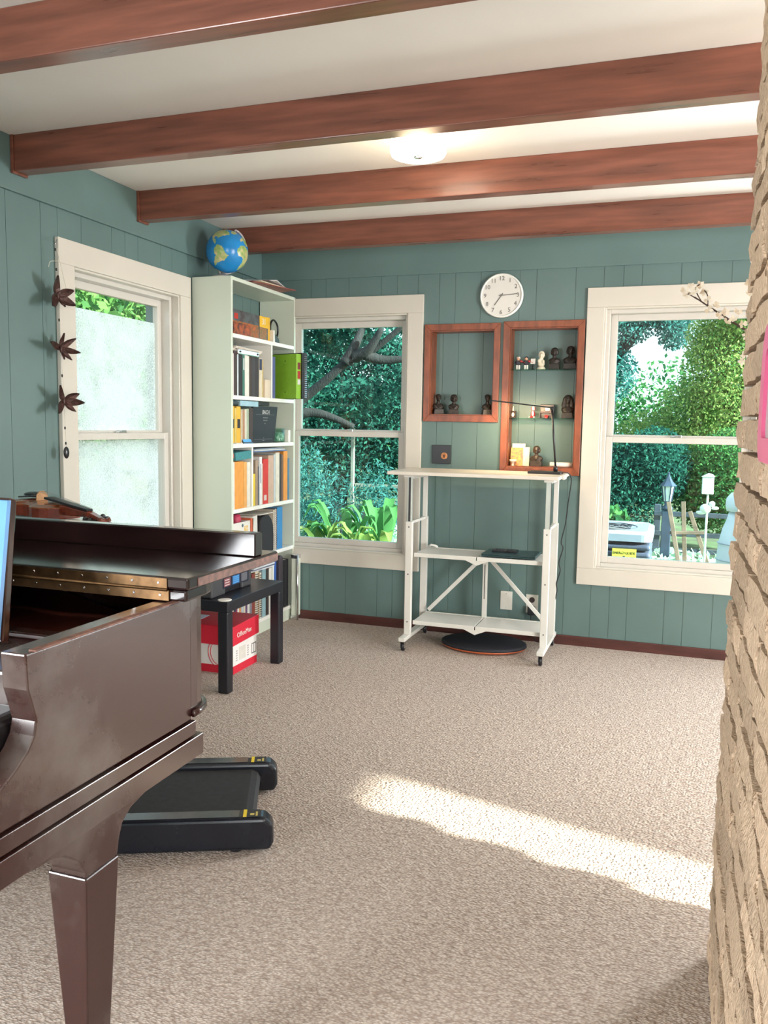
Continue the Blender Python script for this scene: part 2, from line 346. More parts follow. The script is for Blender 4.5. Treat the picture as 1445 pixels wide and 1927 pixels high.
Z0, Z1 = .455, 1.905                       # window openings
W1 = (-2.325, -1.525); W2 = (-.395, .405); W3 = (3.03, 3.85)
N1 = (-1.385, -1.005, 1.308, 1.800); N2 = (-.915, -.532, 1.015, 1.806)   # niches x0,x1,z0,z1
def split_rects(a0, a1, z0, z1, holes):
    """cover [a0,a1]x[z0,z1] minus holes with rectangles"""
    xs = sorted({a0, a1, *[h[k] for h in holes for k in (0, 1) if a0 < h[k] < a1]}); out = []
    for p, q in zip(xs[:-1], xs[1:]):
        m = (p+q)/2; cur = z0
        for h in sorted([h for h in holes if h[0] < m < h[1]], key=lambda h: h[2]):
            if h[2] > cur: out.append((p, q, cur, min(h[2], z1)))
            cur = max(cur, h[3])
        if cur < z1: out.append((p, q, cur, z1))
    return out
TH = .20
W6 = (1.6, 2.4)
back_holes = [(*W1, Z0, Z1), (*W2, Z0, Z1), (*W6, Z0, Z1), N1, N2]
def wall(name, label, axis, at, sgn, a0, a1, holes, grooves, m_back=teal):
    """plaster core plus tongue-and-groove planks standing 6 mm proud on the room side; sgn: direction from the room outwards"""
    mb = MB()
    def bx(p, q, z0, z1, d0, d1):
        lo, hi = sorted((at+sgn*d0, at+sgn*d1))
        if axis == 'y': mb.box(p, q, lo, hi, z0, z1)
        else: mb.box(lo, hi, p, q, z0, z1)
    for r in split_rects(a0, a1, 0, HC, holes): bx(*r, .0035, TH)
    core = mb.build(name, teal); tag(core, label, kind='structure')
    gs = [a0]+[g for g in sorted(grooves) if a0 < g < a1]+[a1]
    for p, q in zip(gs[:-1], gs[1:]):
        mb = MB()
        for r in split_rects(p+.001, q-.001, 0, HC, holes): bx(*r, 0, .005)
        if mb.f: mb.build('plank', teal, core)
    return core
gr_back = [-2.38, -2.16, -2.06, -1.91, -1.70, -1.60, -1.47, -1.339, -1.244, -1.094, -.87, -.775, -.559, -.407, -.304, -.208, -.009, .09, .24, .46, .56, .66, .85, .95, 1.1, 1.32, 1.42, 1.52, 1.7, 1.9, 2.0, 2.15, 2.37, 2.47, 2.6, 2.8, 3.0]
wall('wall_back', 'teal painted plank wall with two windows and two niches', 'y', YB, 1, XL-.0, XR, back_holes, gr_back)
gr_left = []; g = YR+.1
for k in range(60):
    gr_left.append(g); g += (.10, .15, .21, .10, .10, .19)[k % 6]
wall('wall_left', 'teal painted plank wall with one frosted window', 'x', XL, -1, YR, YB, [(*W3, Z0, Z1), (-1.55, -.25, Z0, Z1)], gr_left)
DOOR = (.25, 1.786, .0, 2.02); WR = (2.75, 4.05, .6, 1.95)
mb = MB()
for r in split_rects(YR, YB+TH, 0, HC, [DOOR]): mb.box(XR, XR+TH, r[0], r[1], r[2], r[3])
tag(mb.build('wall_right', teal), 'teal wall out of view beyond the brick chimney', kind='structure')
W7 = (-1.55, -.25); REARW2 = (1.15, 2.9, .4, 2.1)
mb = MB()
for r in split_rects(XL-TH, XR+TH, 0, HC, [REARW2]): mb.box(r[0], r[1], YR-TH, YR, r[2], r[3])
tag(mb.build('wall_rear', teal), 'teal wall behind the viewer', kind='structure')
# frieze boards above the planks, baseboards
tag(B(XL, XR, YB-.014, YB, 2.125, HC).build('trim_1', teal, bevel=.003), 'teal frieze board along the top of the back wall', kind='structure')
tag(B(XL, XL+.016, YR, YB-.014, 2.132, HC).build('trim_2', teal, bevel=.003), 'teal frieze board along the top of the left wall', kind='structure')
tag(B(XL+.012, XR, YB-.012, YB, 0, .056).build('baseboard_back', base_m, bevel=.003), 'dark reddish wooden baseboard', kind='structure')
tag(B(XL, XL+.012, YR, YB, 0, .056).build('baseboard_left', base_m, bevel=.003), 'dark reddish wooden baseboard', kind='structure')

def window(name, label, axis, at, sgn, a0, a1, z0, z1, cas=.095, casb=.093, film=False, zrail=1.19, depth=.13, glass=None):
    glass = glass or pane_m
    c = (a0+a1)/2
    loc = (c, at, z0) if axis == 'y' else (at, c, z0)
    w = thing(name, loc, label, None, kind='structure')
    def bx(mb, p, q, za, zb, d0, d1):      # d measured outwards from the room face
        lo, hi = sorted((at+sgn*d0, at+sgn*d1))
        return mb.box(p, q, lo, hi, za, zb) if axis == 'y' else mb.box(lo, hi, p, q, za, zb)
    def part(n, m, *boxes, parent=None, bevel=.0025):
        mb = MB()
        for b_ in boxes: bx(mb, *b_)
        return mb.build(n, m, parent or w, bevel=bevel)
    # casing boards standing proud of the wall with an inner bead
    part('head_casing', white_trim, (a0-cas, a1+cas, z1, z1+.106, -.020, 0))
    part('side_casing', white_trim, (a0-cas, a0, z0, z1, -.020, 0)); part('side_casing', white_trim, (a1, a1+cas, z0, z1, -.020, 0))
    part('sill_casing', white_trim, (a0-cas, a1+cas, z0-casb, z0, -.022, 0))
    t = .010
    part('inner_bead', white_trim, (a0, a0+t, z0, z1, -.012, .03), (a1-t, a1, z0, z1, -.012, .03), (a0+t, a1-t, z1-t, z1, -.012, .03), (a0+t, a1-t, z0, z0+t, -.012, .03))
    # jamb frame
    j = .030
    part('jamb', vinyl, (a0, a0+j, z0, z1, .03, depth), (a1-j, a1, z0, z1, .03, depth), (a0+j, a1-j, z1-j, z1, .03, depth), (a0+j, a1-j, z0, z0+j, .03, depth))
    # sashes: the lower one nearer the room
    s = .036; A0, A1 = a0+j, a1-j
    zl0, zl1 = z0+j, zrail+.010; zu0, zu1 = zrail-.010, z1-j
    lo = part('lower_sash', vinyl, (A0, A0+s, zl0, zl1, .045, .075), (A1-s, A1, zl0, zl1, .045, .075), (A0+s, A1-s, zl0, zl0+s, .045, .075), (A0+s, A1-s, zl1-.032, zl1, .045, .075))
    up = part('upper_sash', vinyl, (A0, A0+s, zu0, zu1, .080, .110), (A1-s, A1, zu0, zu1, .080, .110), (A0+s, A1-s, zu1-s, zu1, .080, .110), (A0+s, A1-s, zu0, zu0+.032, .080, .110))
    part('pane', glass, (A0+s, A1-s, zl0+s, zl1-.032, .058, .062), parent=lo, bevel=0)
    part('pane', glass, (A0+s, A1-s, zu0+.032, zu1-s, .093, .097), parent=up, bevel=0)
    part('sash_lock', chrome, (c-.03, c+.03, zl1, zl1+.008, .050, .072), (c-.008, c+.03, zl1+.008, zl1+.014, .052, .062), parent=lo, bevel=.002)
    if film:
        f1 = part('privacy_film', film_m, (A0+s, A1-s-.045, zl0+s, zl1-.034, .0565, .0572), parent=lo, bevel=0)
        f2 = part('privacy_film', film_m, (A0+s, A1-s-.012, zu0+.032, zu1-s-.085, .0915, .0922), parent=up, bevel=0)
        f1['label'] = f2['label'] = 'frosted white privacy film'
    return w
window('window_1', 'white double-hung window beside the bookcase', 'y', YB, 1, *W1, Z0, Z1)
window('window_2', 'white double-hung window beside the brick chimney', 'y', YB, 1, *W2, Z0, Z1)
window('window_6', 'double-hung window hidden behind the chimney', 'y', YB, 1, *W6, Z0, Z1)
window('window_4', 'double-hung window in the left wall beside the viewer', 'x', XL, -1, *W7, Z0, Z1, glass=plain_glass)
window('window_3', 'white double-hung window with frosted film in the left wall', 'x', XL, -1, *W3, Z0, Z1, cas=.100, film=True, zrail=1.175, glass=plain_glass)
# glazed door of the right wall; window added behind the viewer for fill, both out of view
d = thing('door_1', (XR, 1.0, 0), 'glazed door in the right wall out of view', None, kind='structure')
y0, y1 = DOOR[0], DOOR[1]
mb = MB(); mb.box(XR+.05, XR+.10, y0, y0+.05, 0, 2.02).box(XR+.05, XR+.10, y1-.05, y1, 0, 2.02).box(XR+.05, XR+.10, y0+.05, y1-.05, 1.97, 2.02).box(XR+.05, XR+.10, y0+.05, y1-.05, 0, .08)
mb.build('door_frame', vinyl, d); B(XR+.07, XR+.075, y0+.05, y1-.05, .08, 1.97).build('pane', plain_glass, d)
for nm_, (x0, x1, z0, z1), lb_ in (('fill_window', REARW2, 'unseen window added behind the viewer on the right for fill light'),):
    d = thing(nm_, ((x0+x1)/2, YR, z0), lb_, None, kind='structure')
    mb = MB(); mb.box(x0, x0+.05, YR-.1, YR-.05, z0, z1).box(x1-.05, x1, YR-.1, YR-.05, z0, z1).box(x0+.05, x1-.05, YR-.1, YR-.05, z1-.05, z1).box(x0+.05, x1-.05, YR-.1, YR-.05, z0, z0+.05)
    mb.build('window_frame', vinyl, d); B(x0+.05, x1-.05, YR-.08, YR-.076, z0+.05, z1-.05).build('pane', plain_glass, d)

# ------------------------------------------------------------------ ceiling beams
bd, bw, by, bs = .1364, .068, 1.877, .8052
beam_labels = ['dark cherry ceiling beam nearest the camera at the top left corner', 'dark cherry ceiling beam just in front of the round ceiling light',
               'cherry ceiling beam just behind the ceiling light, lit orange beside it', 'cherry ceiling beam nearest the back wall above the clock']
for k in range(4):
    y = by+k*bs; xr = .15 if k == 0 else XR
    t = thing('ceiling_beam', ((XL+xr)/2, y, HC-bd), beam_labels[k], 'beam', 'cherry ceiling beams')
    B(XL+.030, xr, y, y+bw, HC-bd, HC).build('timber', beam_m, t, bevel=.003)
    B(XL+.016, XL+.030, y-.006, y+bw+.006, HC-bd-.008, HC).build('end_plate', beam_m, t, bevel=.002)

# ------------------------------------------------------------------ brick chimney
XC, YC, XC2, YC0 = .136, 2.009, 1.13, .45
ch = B(XC+.03, XC2-.03, YC0, YC-.03, 0, HC-.001).build('wall_chimney', mortar)
tag(ch, 'rough tan split-face brick chimney on the right', kind='structure')
def brick_mesh(L, D, Hh, seed, nm):
    rg = random.Random(seed); nx, ny, nz = 6, 2, 2; idx = {}; vs = []; fs = []
    def V(i, j, k):
        if (i, j, k) not in idx:
            idx[(i, j, k)] = len(vs)
            ex = rg.uniform(-.004, .004) if i in (0, nx) else rg.uniform(-.008, .008)
            ey = rg.uniform(-.0035, .003); ez = rg.uniform(-.002, .002)
            mid = (.004 if 0 < k < nz else 0)
            y_ = -D/2+D*j/ny+ey+(-mid if j == 0 else mid if j == ny else 0)
            vs.append((-L/2+L*i/nx+ex, y_, -Hh/2+Hh*k/nz+ez))
        return idx[(i, j, k)]
    for i in range(nx):
        for j in range(ny):
            fs.append((V(i, j, 0), V(i, j+1, 0), V(i+1, j+1, 0), V(i+1, j, 0))); fs.append((V(i, j, nz), V(i+1, j, nz), V(i+1, j+1, nz), V(i, j+1, nz)))
        for k in range(nz):
            fs.append((V(i, 0, k), V(i+1, 0, k), V(i+1, 0, k+1), V(i, 0, k+1))); fs.append((V(i, ny, k), V(i, ny, k+1), V(i+1, ny, k+1), V(i+1, ny, k)))
    for j in range(ny):
        for k in range(nz):
            fs.append((V(0, j, k), V(0, j, k+1), V(0, j+1, k+1), V(0, j+1, k))); fs.append((V(nx, j, k), V(nx, j+1, k), V(nx, j+1, k+1), V(nx, j, k+1)))
    me = bpy.data.meshes.new(nm); me.from_pydata(vs, [], fs); me.materials.append(brick_m); return me
CO = HC/35
long_b = [brick_mesh(.285, .09, CO-.011, 100+i, 'brick') for i in range(8)]
short_b = [brick_mesh(.175, .09, CO-.011, 200+i, 'brick') for i in range(4)]
def put_brick(me, x, y, z, rz):
    o = bpy.data.objects.new('brick', me); C.objects.link(o); o.parent = ch; o.location = (x, y, z); o.rotation_euler = (0, 0, rz)
for c in range(35):
    z = CO*(c+.5)
    # face towards the room (plane x = XC), running along y from the far corner
    y = YC-(0 if c % 2 == 0 else .095)
    first = True
    while y > YC0+.12:
        sh = (first and c % 4 == 2) or random.random() < .12
        L = .175 if sh else .285
        put_brick(random.choice(short_b if sh else long_b), XC+.045+random.uniform(-.003, .003), y-L/2, z, -math.pi/2 if random.random() < .5 else math.pi/2)
        y -= L+.007; first = False
    # end face towards the back wall
    x = XC+(.0 if c % 2 == 1 else .095); n = 0
    while x < XC2-.16:
        L = .285
        put_brick(random.choice(long_b), x+L/2, YC-.045+random.uniform(-.005, .004), z, 0 if random.random() < .5 else math.pi)
        x += L+.007; n += 1

# ------------------------------------------------------------------ ceiling light
lx, ly = -.97, 3.12
t = thing('ceiling_light', (lx, ly, HC), 'round flush-mounted ceiling light glowing warm white', 'lamp')
MB().lathe([(.070, -.018), (.085, -.016), (.088, -.001)], (lx, ly, HC)).build('base', white_m, t, smooth=True)
lamp_glow = M('lamp_diffuser', (.95, .92, .85), .4, emit=(1.0, .86, .66), estr=4.5, var=.01)
MB().lathe([(.022, -.082), (.085, -.086), (.101, -.080), (.106, -.069), (.106, -.025), (.100, -.017)], (lx, ly, HC), n=40).build('diffuser', lamp_glow, t, smooth=True)
MB().lathe([(.012, -.090), (.018, -.087), (.018, -.080)], (lx, ly, HC)).build('hub', chrome, t, smooth=True)
pl = bpy.data.lights.new('ceiling_light_bulb', 'POINT'); pl.energy = 2.2; pl.color = (1, .78, .5); pl.shadow_soft_size = .08
po = bpy.data.objects.new('ceiling_light_bulb', pl); C.objects.link(po); po.location = (lx, ly, HC-.20)

# ------------------------------------------------------------------ recessed display niches
ND = .105
def niche(name, label, outer, inner, shelves):
    X0, X1, A0, A1 = outer; x0, x1, z0, z1 = inner
    t = thing(name, ((x0+x1)/2, YB, A0), label, 'niche', 'cherry framed wall niches')
    fy0, fy1 = YB-.016, YB
    for p in ([(X0, A0), (X1, A0), (x1, z0), (x0, z0)], [(X1, A0), (X1, A1), (x1, z1), (x1, z0)], [(X1, A1), (X0, A1), (x0, z1), (x1, z1)], [(X0, A1), (X0, A0), (x0, z0), (x0, z1)]):
        MB().prism(p, 'y', fy0, fy1).build('frame_board', niche_m, t, bevel=.002)
    lt = .006
    for b_ in ((x0, x0+lt, z0, z1), (x1-lt, x1, z0, z1), (x0+lt, x1-lt, z0, z0+lt), (x0+lt, x1-lt, z1-lt, z1)):
        B(b_[0], b_[1], YB+.0005, YB+ND, b_[2], b_[3]).build('side_lining', niche_m, t)
    gs = [x0]+[g for g in gr_back if x0+.02 < g < x1-.02]+[x1]
    for p, q in zip(gs[:-1], gs[1:]): B(p+.0008, q-.0008, YB+ND, YB+ND+.01, z0, z1).build('back_plank', teal, t)
    B(x0, x1, YB+ND+.006, YB+ND+.02, z0, z1).build('backing', teal, t)
    for zs in shelves: B(x0+lt, x1-lt, YB+.006, YB+ND-.001, zs-.006, zs).build('glass_shelf', clear_m, t)
    return t
niche('display_niche', 'smaller cherry-framed wall niche below the clock, holding three dark busts', (-1.42, -.970, 1.270, 1.836), N1, [])
niche('display_niche', 'taller cherry-framed wall niche with two glass shelves behind the desk lamp', (-.952, -.497, .976, 1.842), N2, [1.575, 1.298])

bust_m = M('dark_bronze', (.022, .016, .013), .5, var=.4, vscale=40, bump=.2, bscale=150)
bust2_m = M('brown_bronze', (.050, .032, .020), .42, var=.5, vscale=40, bump=.2, bscale=150)
def bust(x, z, h, label, style=0, mat=bust_m, turn=0.0, y=4.832, w=1.0):
    k = h/.125; t = thing('composer_bust', (x, y, z), label, 'bust', 'bronze busts in the niches')
    mx = Matrix.Translation((x, y, z)) @ Matrix.Rotation(turn, 4, 'Z') @ Matrix.Scale(k, 4)
    m = MB(mx); m.prism([(-.031*w, 0), (.031*w, 0), (.027*w, .030), (-.027*w, .030)], 'y', -.021, .021); m.build('pedestal', mat, t, bevel=.002)
    m = MB(mx)
    m.ball((0, .002, .046), .034*w, .020, .020); m.ball((0, 0, .034), .028*w, .018, .012)     # shoulders, chest
    m.tube([(0, .001, .050), (0, 0, .082)], [.013, .010], 10)
    m.ball((0, -.001, .096), .0145, .017, .020); m.ball((0, -.016, .095), .003, .005, .006)    # head, nose
    m.ball((0, -.012, .083), .008, .007, .006)                                                # chin
    m.ball((-.006, -.014, .1005), .004, .004, .003); m.ball((.006, -.014, .1005), .004, .004, .003)
    if style == 0: m.ball((0, .005, .106), .0175, .018, .014)
    if style == 1:
        m.ball((0, .004, .105), .021, .019, .017)
        for s in (-1, 1): m.ball((s*.015, .003, .094), .008, .011, .016)
    if style == 2:                                                                            # long wig
        m.ball((0, .004, .106), .022, .019, .017)
        for s in (-1, 1):
            m.ball((s*.018, .002, .092), .010, .012, .020); m.ball((s*.022, .0, .070), .011, .011, .020)
    if style == 3: m.ball((0, .006, .108), .0165, .016, .009); m.ball((0, -.013, .082), .009, .007, .010)
    m.tube([(-.016, -.016, .058), (0, -.022, .040), (.016, -.016, .058)], .003, 6)                # lapels
    o = m.build('figure', mat, t, smooth=True)
    r = o.modifiers.new('remesh', 'REMESH'); r.mode = 'VOXEL'; r.voxel_size = .0028; r.use_smooth_shade = True
    return t
bust(-1.345, 1.314, .126, 'dark bust turned sideways, leftmost in the smaller niche', 0, turn=.5)
bust(-1.25, 1.314, .122, 'dark bust with wide pedestal, middle of the three in the smaller niche', 1, turn=.25)
bust(-1.047, 1.314, .124, 'dark bust standing alone at the right end of the smaller niche', 0, turn=.4)
bust(-.668, 1.575, .126, 'dark bust beside the white statuette on the top glass shelf', 1)
bust(-.579, 1.575, .134, 'dark broad-shouldered bust at the right end of the top glass shelf', 1, w=1.15)
bust(-.583, 1.298, .136, 'dark bust with a long wig at the right end of the lower glass shelf', 2)
bust(-.748, 1.021, .122, 'brown bronze bust on the niche floor beside the desk lamp', 1, bust2_m, y=4.815, w=1.15)

# little figures on the glass shelves
skin = M('toy_skin', (.55, .33, .22), .5, var=.05); dk = M('toy_black', (.015, .012, .02), .4, var=.1); rd = M('toy_red', (.42, .03, .03), .4, var=.1)
wht = M('toy_white', (.75, .73, .68), .4, var=.04); tan = M('tan_wood', (.40, .24, .11), .5, var=.2, vscale=30)
def toy(x, z, label, hair, coat, trousers, fiddle):
    y = 4.825; t = thing('toy_musician', (x, y, z), label, 'figurine', 'toy musicians on the top glass shelf')
    MB().box(x-.011, x-.002, y-.006, y+.006, z, z+.026).box(x+.002, x+.011, y-.006, y+.006, z, z+.026).build('legs', trousers, t, bevel=.002)
    MB().prism([(x-.015, z+.024), (x+.015, z+.024), (x+.011, z+.050), (x-.011, z+.050)], 'y', y-.007, y+.007).build('coat', coat, t, bevel=.002)
    MB().ball((x, y, z+.060), .010, .010, .011).build('head', skin, t, smooth=True)
    MB().ball((x, y+.003, z+.064), .0115, .011, .010).build('hair', hair, t, smooth=True)
    MB().tube([(x+.011, y, z+.046), (x+.018, y-.010, z+.040), (x+.012, y-.018, z+.042)], .0035, 6).tube([(x-.011, y, z+.046), (x-.018, y-.008, z+.036), (x-.010, y-.016, z+.034)], .0035, 6).build('arms', coat, t, smooth=True)
    if fiddle:
        MB().ball((x+.018, y-.014, z+.045), .009, .003, .006).tube([(x+.018, y-.014, z+.045), (x+.040, y-.014, z+.038)], .0016, 6).build('violin', rd, t, smooth=True)
toy(-.872, 1.575, 'white-haired toy musician in a black coat playing a tiny violin', wht, dk, wht, True)
toy(-.826, 1.575, 'dark-haired toy musician in a black coat with white trousers', dk, dk, wht, True)
t = thing('toy_music_stand', (-.788, 4.825, 1.575), 'tiny toy music stand with a white sheet on the top glass shelf', 'figurine')
MB().lathe([(.009, 0), (.009, .003), (.002, .004), (.002, .040)], (-.788, 4.825, 1.575), n=10).build('stand', dk, t, smooth=True)
MB().hexa([(-.801, 4.82, 1.608), (-.775, 4.82, 1.608), (-.775, 4.822, 1.606), (-.801, 4.822, 1.606)], [(-.801, 4.83, 1.636), (-.775, 4.83, 1.636), (-.775, 4.832, 1.636), (-.801, 4.832, 1.636)]).build('sheet', wht, t)
ivory = M('ivory_plaster', (.72, .66, .52), .5, var=.08, vscale=30)
t = thing('plaster_statuette', (-.741, 4.83, 1.575), 'cream plaster statuette with an oval halo on the top glass shelf', 'statuette')
MB().lathe([(.025, 0), (.025, .006), (.018, .014), (.016, .018)], (-.741, 4.83, 1.575), n=18).build('base', ivory, t, smooth=True)
m = MB(); m.ball((-.741, 4.83, 1.608), .020, .013, .020); m.ball((-.741, 4.826, 1.634), .012, .011, .018); m.ball((-.741, 4.824, 1.656), .0085, .009, .011)
m.ball((-.741, 4.834, 1.657), .019, .004, .024); m.ball((-.753, 4.82, 1.622), .008, .008, .012); m.ball((-.729, 4.82, 1.618), .008, .008, .012)
o = m.build('figure', ivory, t, smooth=True); r = o.modifiers.new('remesh', 'REMESH'); r.mode = 'VOXEL'; r.voxel_size = .0025; r.use_smooth_shade = True
# lower glass shelf
t = thing('candle_holder', (-.893, 4.825, 1.298), 'little dark lantern box with a white candle on the lower glass shelf', 'candle')
MB().box(-.909, -.877, 4.812, 4.838, 1.298, 1.303).box(-.909, -.905, 4.812, 4.838, 1.303, 1.335).box(-.881, -.877, 4.812, 4.838, 1.303, 1.335).box(-.909, -.877, 4.812, 4.838, 1.335, 1.338).box(-.905, -.881, 4.833, 4.838, 1.303, 1.335).build('frame', tan if False else M('dark_lantern', (.05, .02, .015), .5, var=.2), t, bevel=.001)
MB().ball((-.893, 4.822, 1.316), .009, .009, .013).build('bulb', wht, t, smooth=True)
MB().tube([(-.893, 4.825, 1.338), (-.893, 4.825, 1.352), (-.892, 4.825, 1.366)], [.005, .004, .001], 8).build('flame_tip', ivory, t, smooth=True)
t = thing('red_white_figurine', (-.778, 4.825, 1.298), 'small red and white porcelain figurine on the lower glass shelf', 'figurine')
m = MB(); m.ball((-.778, 4.825, 1.320), .013, .011, .022); m.ball((-.784, 4.815, 1.303), .012, .012, .006); m.build('body', rd, t, smooth=True)
m = MB(); m.ball((-.778, 4.817, 1.324), .007, .006, .015); m.ball((-.770, 4.815, 1.303), .006, .008, .005); m.ball((-.795, 4.815, 1.303), .006, .007, .004); m.build('front', wht, t, smooth=True)
MB().ball((-.777, 4.823, 1.353), .010, .010, .012).build('head', wht, t, smooth=True)
m = MB(); m.ball((-.786, 4.824, 1.352), .004, .007, .009); m.ball((-.768, 4.824, 1.352), .004, .007, .009); m.build('ears', rd, t, smooth=True)
t = thing('toy_piano', (-.700, 4.83, 1.298), 'miniature dark upright piano on the lower glass shelf', 'toy')
MB().box(-.738, -.662, 4.835, 4.86, 1.298, 1.376).box(-.738, -.734, 4.815, 4.835, 1.298, 1.330).box(-.666, -.662, 4.815, 4.835, 1.298, 1.330).build('case', M('toy_piano_wood', (.03, .014, .014), .3, var=.3), t, bevel=.0015)
MB().box(-.734, -.666, 4.812, 4.835, 1.328, 1.338).build('keyboard', M('toy_piano_keys', (.10, .05, .05), .4, var=.5, vscale=200), t, bevel=.001)
MB().box(-.708, -.684, 4.830, 4.835, 1.342, 1.362).build('music_sheet', wht, t)
MB().ball((-.700, 4.818, 1.310), .012, .008, .007).box(-.708, -.692, 4.812, 4.826, 1.298, 1.304).build('stool', rd, t, bevel=.001)
# niche floor: cards, votive, paper roll
def card(name, x0, x1, y, z, h, m, label, lean=.014):
    return tag(MB().hexa([(x0, y, z), (x1, y, z), (x1, y+.0015, z), (x0, y+.0015, z)], [(x0, y+lean, z+h), (x1, y+lean, z+h), (x1, y+lean+.0015, z+h), (x0, y+lean+.0015, z+h)]).build(name, m), label, 'card')
paper = M('card_paper', (.78, .73, .66), .7, var=.03)
c1 = card('greeting_card', -.898, -.822, 4.850, 1.021, .128, paper, 'white greeting card standing at the back of the niche floor')
card('greeting_card', -.835, -.793, 4.835, 1.021, .108, M('card_cream', (.78, .72, .60), .7, var=.03), 'plain cream card standing next to the bronze bust')
pat = M('pattern_card', (.62, .16, .16), .6, col2=(.75, .48, .10), vscale=90)
card('patterned_card', -.900, -.830, 4.822, 1.021, .104, pat, 'red and gold patterned card standing in the niche behind the votive')
t = thing('votive_glass', (-.880, 4.800, 1.021), 'small cream votive bowl on a glass foot in front of the patterned card', 'candle holder')
MB().lathe([(.012, 0), (.008, .006), (.008, .022), (.020, .026), (.022, .036), (.018, .037), (.010, .030)], (-.880, 4.800, 1.021), n=18).build('bowl', ivory, t, smooth=True)
MB().lathe([(.014, .0335), (.014, .0345)], (-.880, 4.800, 1.021), n=14).build('wax', wht, t)
t = thing('paper_roll', (-.60, 4.81, 1.021), 'rolled white paper lying on the niche floor behind the lamp', 'paper')
MB().tube([(-.668, 4.806, 1.035), (-.545, 4.812, 1.035)], .0135, 16).build('roll', paper, t, smooth=True)
MB().tube([(-.545, 4.812, 1.035), (-.5445, 4.812, 1.035)], .008, 12).build('roll_end', ink, t)

# ------------------------------------------------------------------ wall clock
cx, cz, cr = -.968, 1.986, .123
t = thing('wall_clock', (cx, YB, cz), 'round white wall clock with grey numerals above the niches', 'clock')
MB().lathe([(cr-.006, 0), (cr, -.006), (cr, -.026), (cr-.004, -.031), (cr-.009, -.031), (cr-.010, -.024)], (cx, YB-.001, cz), 'y', 56).build('case', white_m, t, smooth=True)
MB().lathe([(cr-.009, 0), (cr-.009, -.002)], (cx, YB-.0245, cz), 'y', 56).build('dial', M('clock_dial', (.74, .72, .68), .6, var=.02), t)
num_m = M('clock_numerals', (.17, .165, .15), .6, var=.1)
for h_ in range(1, 13):
    a = math.radians(90-30*h_); rr = .094
    text('numeral', str(h_), .034, num_m, t, (cx+rr*math.cos(a), YB-.0275, cz+rr*math.sin(a)), (1, 0, 0), (0, 0, 1))
def hand(nm, deg, L, w, y):
    a = math.radians(90-deg); dx, dz = math.cos(a), math.sin(a)
    MB().bar((cx-dx*.014, y, cz-dz*.014), (cx+dx*L, y, cz+dz*L), .0012, w, up=(-dz, 0, dx)).build(nm, num_m, t)
hand('hour_hand', 216, .066, .0055, YB-.0285); hand('minute_hand', 86, .092, .0045, YB-.030)
MB().lathe([(.005, 0), (.005, -.004)], (cx, YB-.0285, cz), 'y', 14).build('pin', num_m, t)

# ------------------------------------------------------------------ small wall fittings
t = thing('framed_emblem', (-1.304, YB, 1.021), 'small square black plaque with a round orange emblem above the desk', 'plaque')
B(-1.361, -1.247, YB-.012, YB-.0005, 1.021, 1.132).build('board', black_m, t, bevel=.002)
orange = M('orange_emblem', (.62, .30, .12), .5, col2=(.35, .13, .05), vscale=90)
MB().lathe([(.020, 0), (.019, -.002)], (-1.285, YB-.012, 1.068), 'y', 24).build('emblem', orange, t)
MB().prism([(-1.294, 1.076), (-1.276, 1.076), (-1.279, 1.060), (-1.285, 1.055), (-1.291, 1.060)], 'y', YB-.0155, YB-.0138).build('emblem_mark', M('emblem_dark', (.10, .04, .02), .5, var=.2), t)
plate_m = M('wall_plate', (.72, .70, .64), .35, var=.02)
t = thing('blank_wall_plate', (-.889, YB, .176), 'blank white wall plate above the baseboard', 'wall plate')
B(-.924, -.854, YB-.006, YB-.0005, .174, .284).build('plate', plate_m, t, bevel=.002)
for z in (.188, .270): MB().lathe([(.0035, 0), (.003, -.0015)], (-.889, YB-.006, z), 'y', 10).build('screw', chrome, t)
t = thing('wall_outlet', (-.738, YB, .166), 'white duplex wall outlet with a black plug in its lower socket', 'outlet')
B(-.773, -.703, YB-.006, YB-.0005, .166, .276).build('plate', plate_m, t, bevel=.002)
for z in (.245, .197): MB().lathe([(.0165, 0), (.0165, -.0015)], (-.738, YB-.006, z), 'y', 20).build('socket', M('socket_brown', (.035, .022, .018), .4, var=.2), t)
cord_m = M('black_cord', (.010, .014, .016), .5, var=.1)
t = thing('power_plug', (-.738, YB-.03, .18), 'black power plug with a cord hanging from the wall outlet', 'plug')
B(-.757, -.719, YB-.042, YB-.0085, .160, .212).build('plug_body', black_m, t, bevel=.006)
MB().tube([(-.738, YB-.03, .160), (-.736, YB-.035, .10), (-.724, YB-.04, .05), (-.70, YB-.05, .012), (-.62, YB-.06, .006)], .0035, 6).build('cord', cord_m, t, smooth=True)

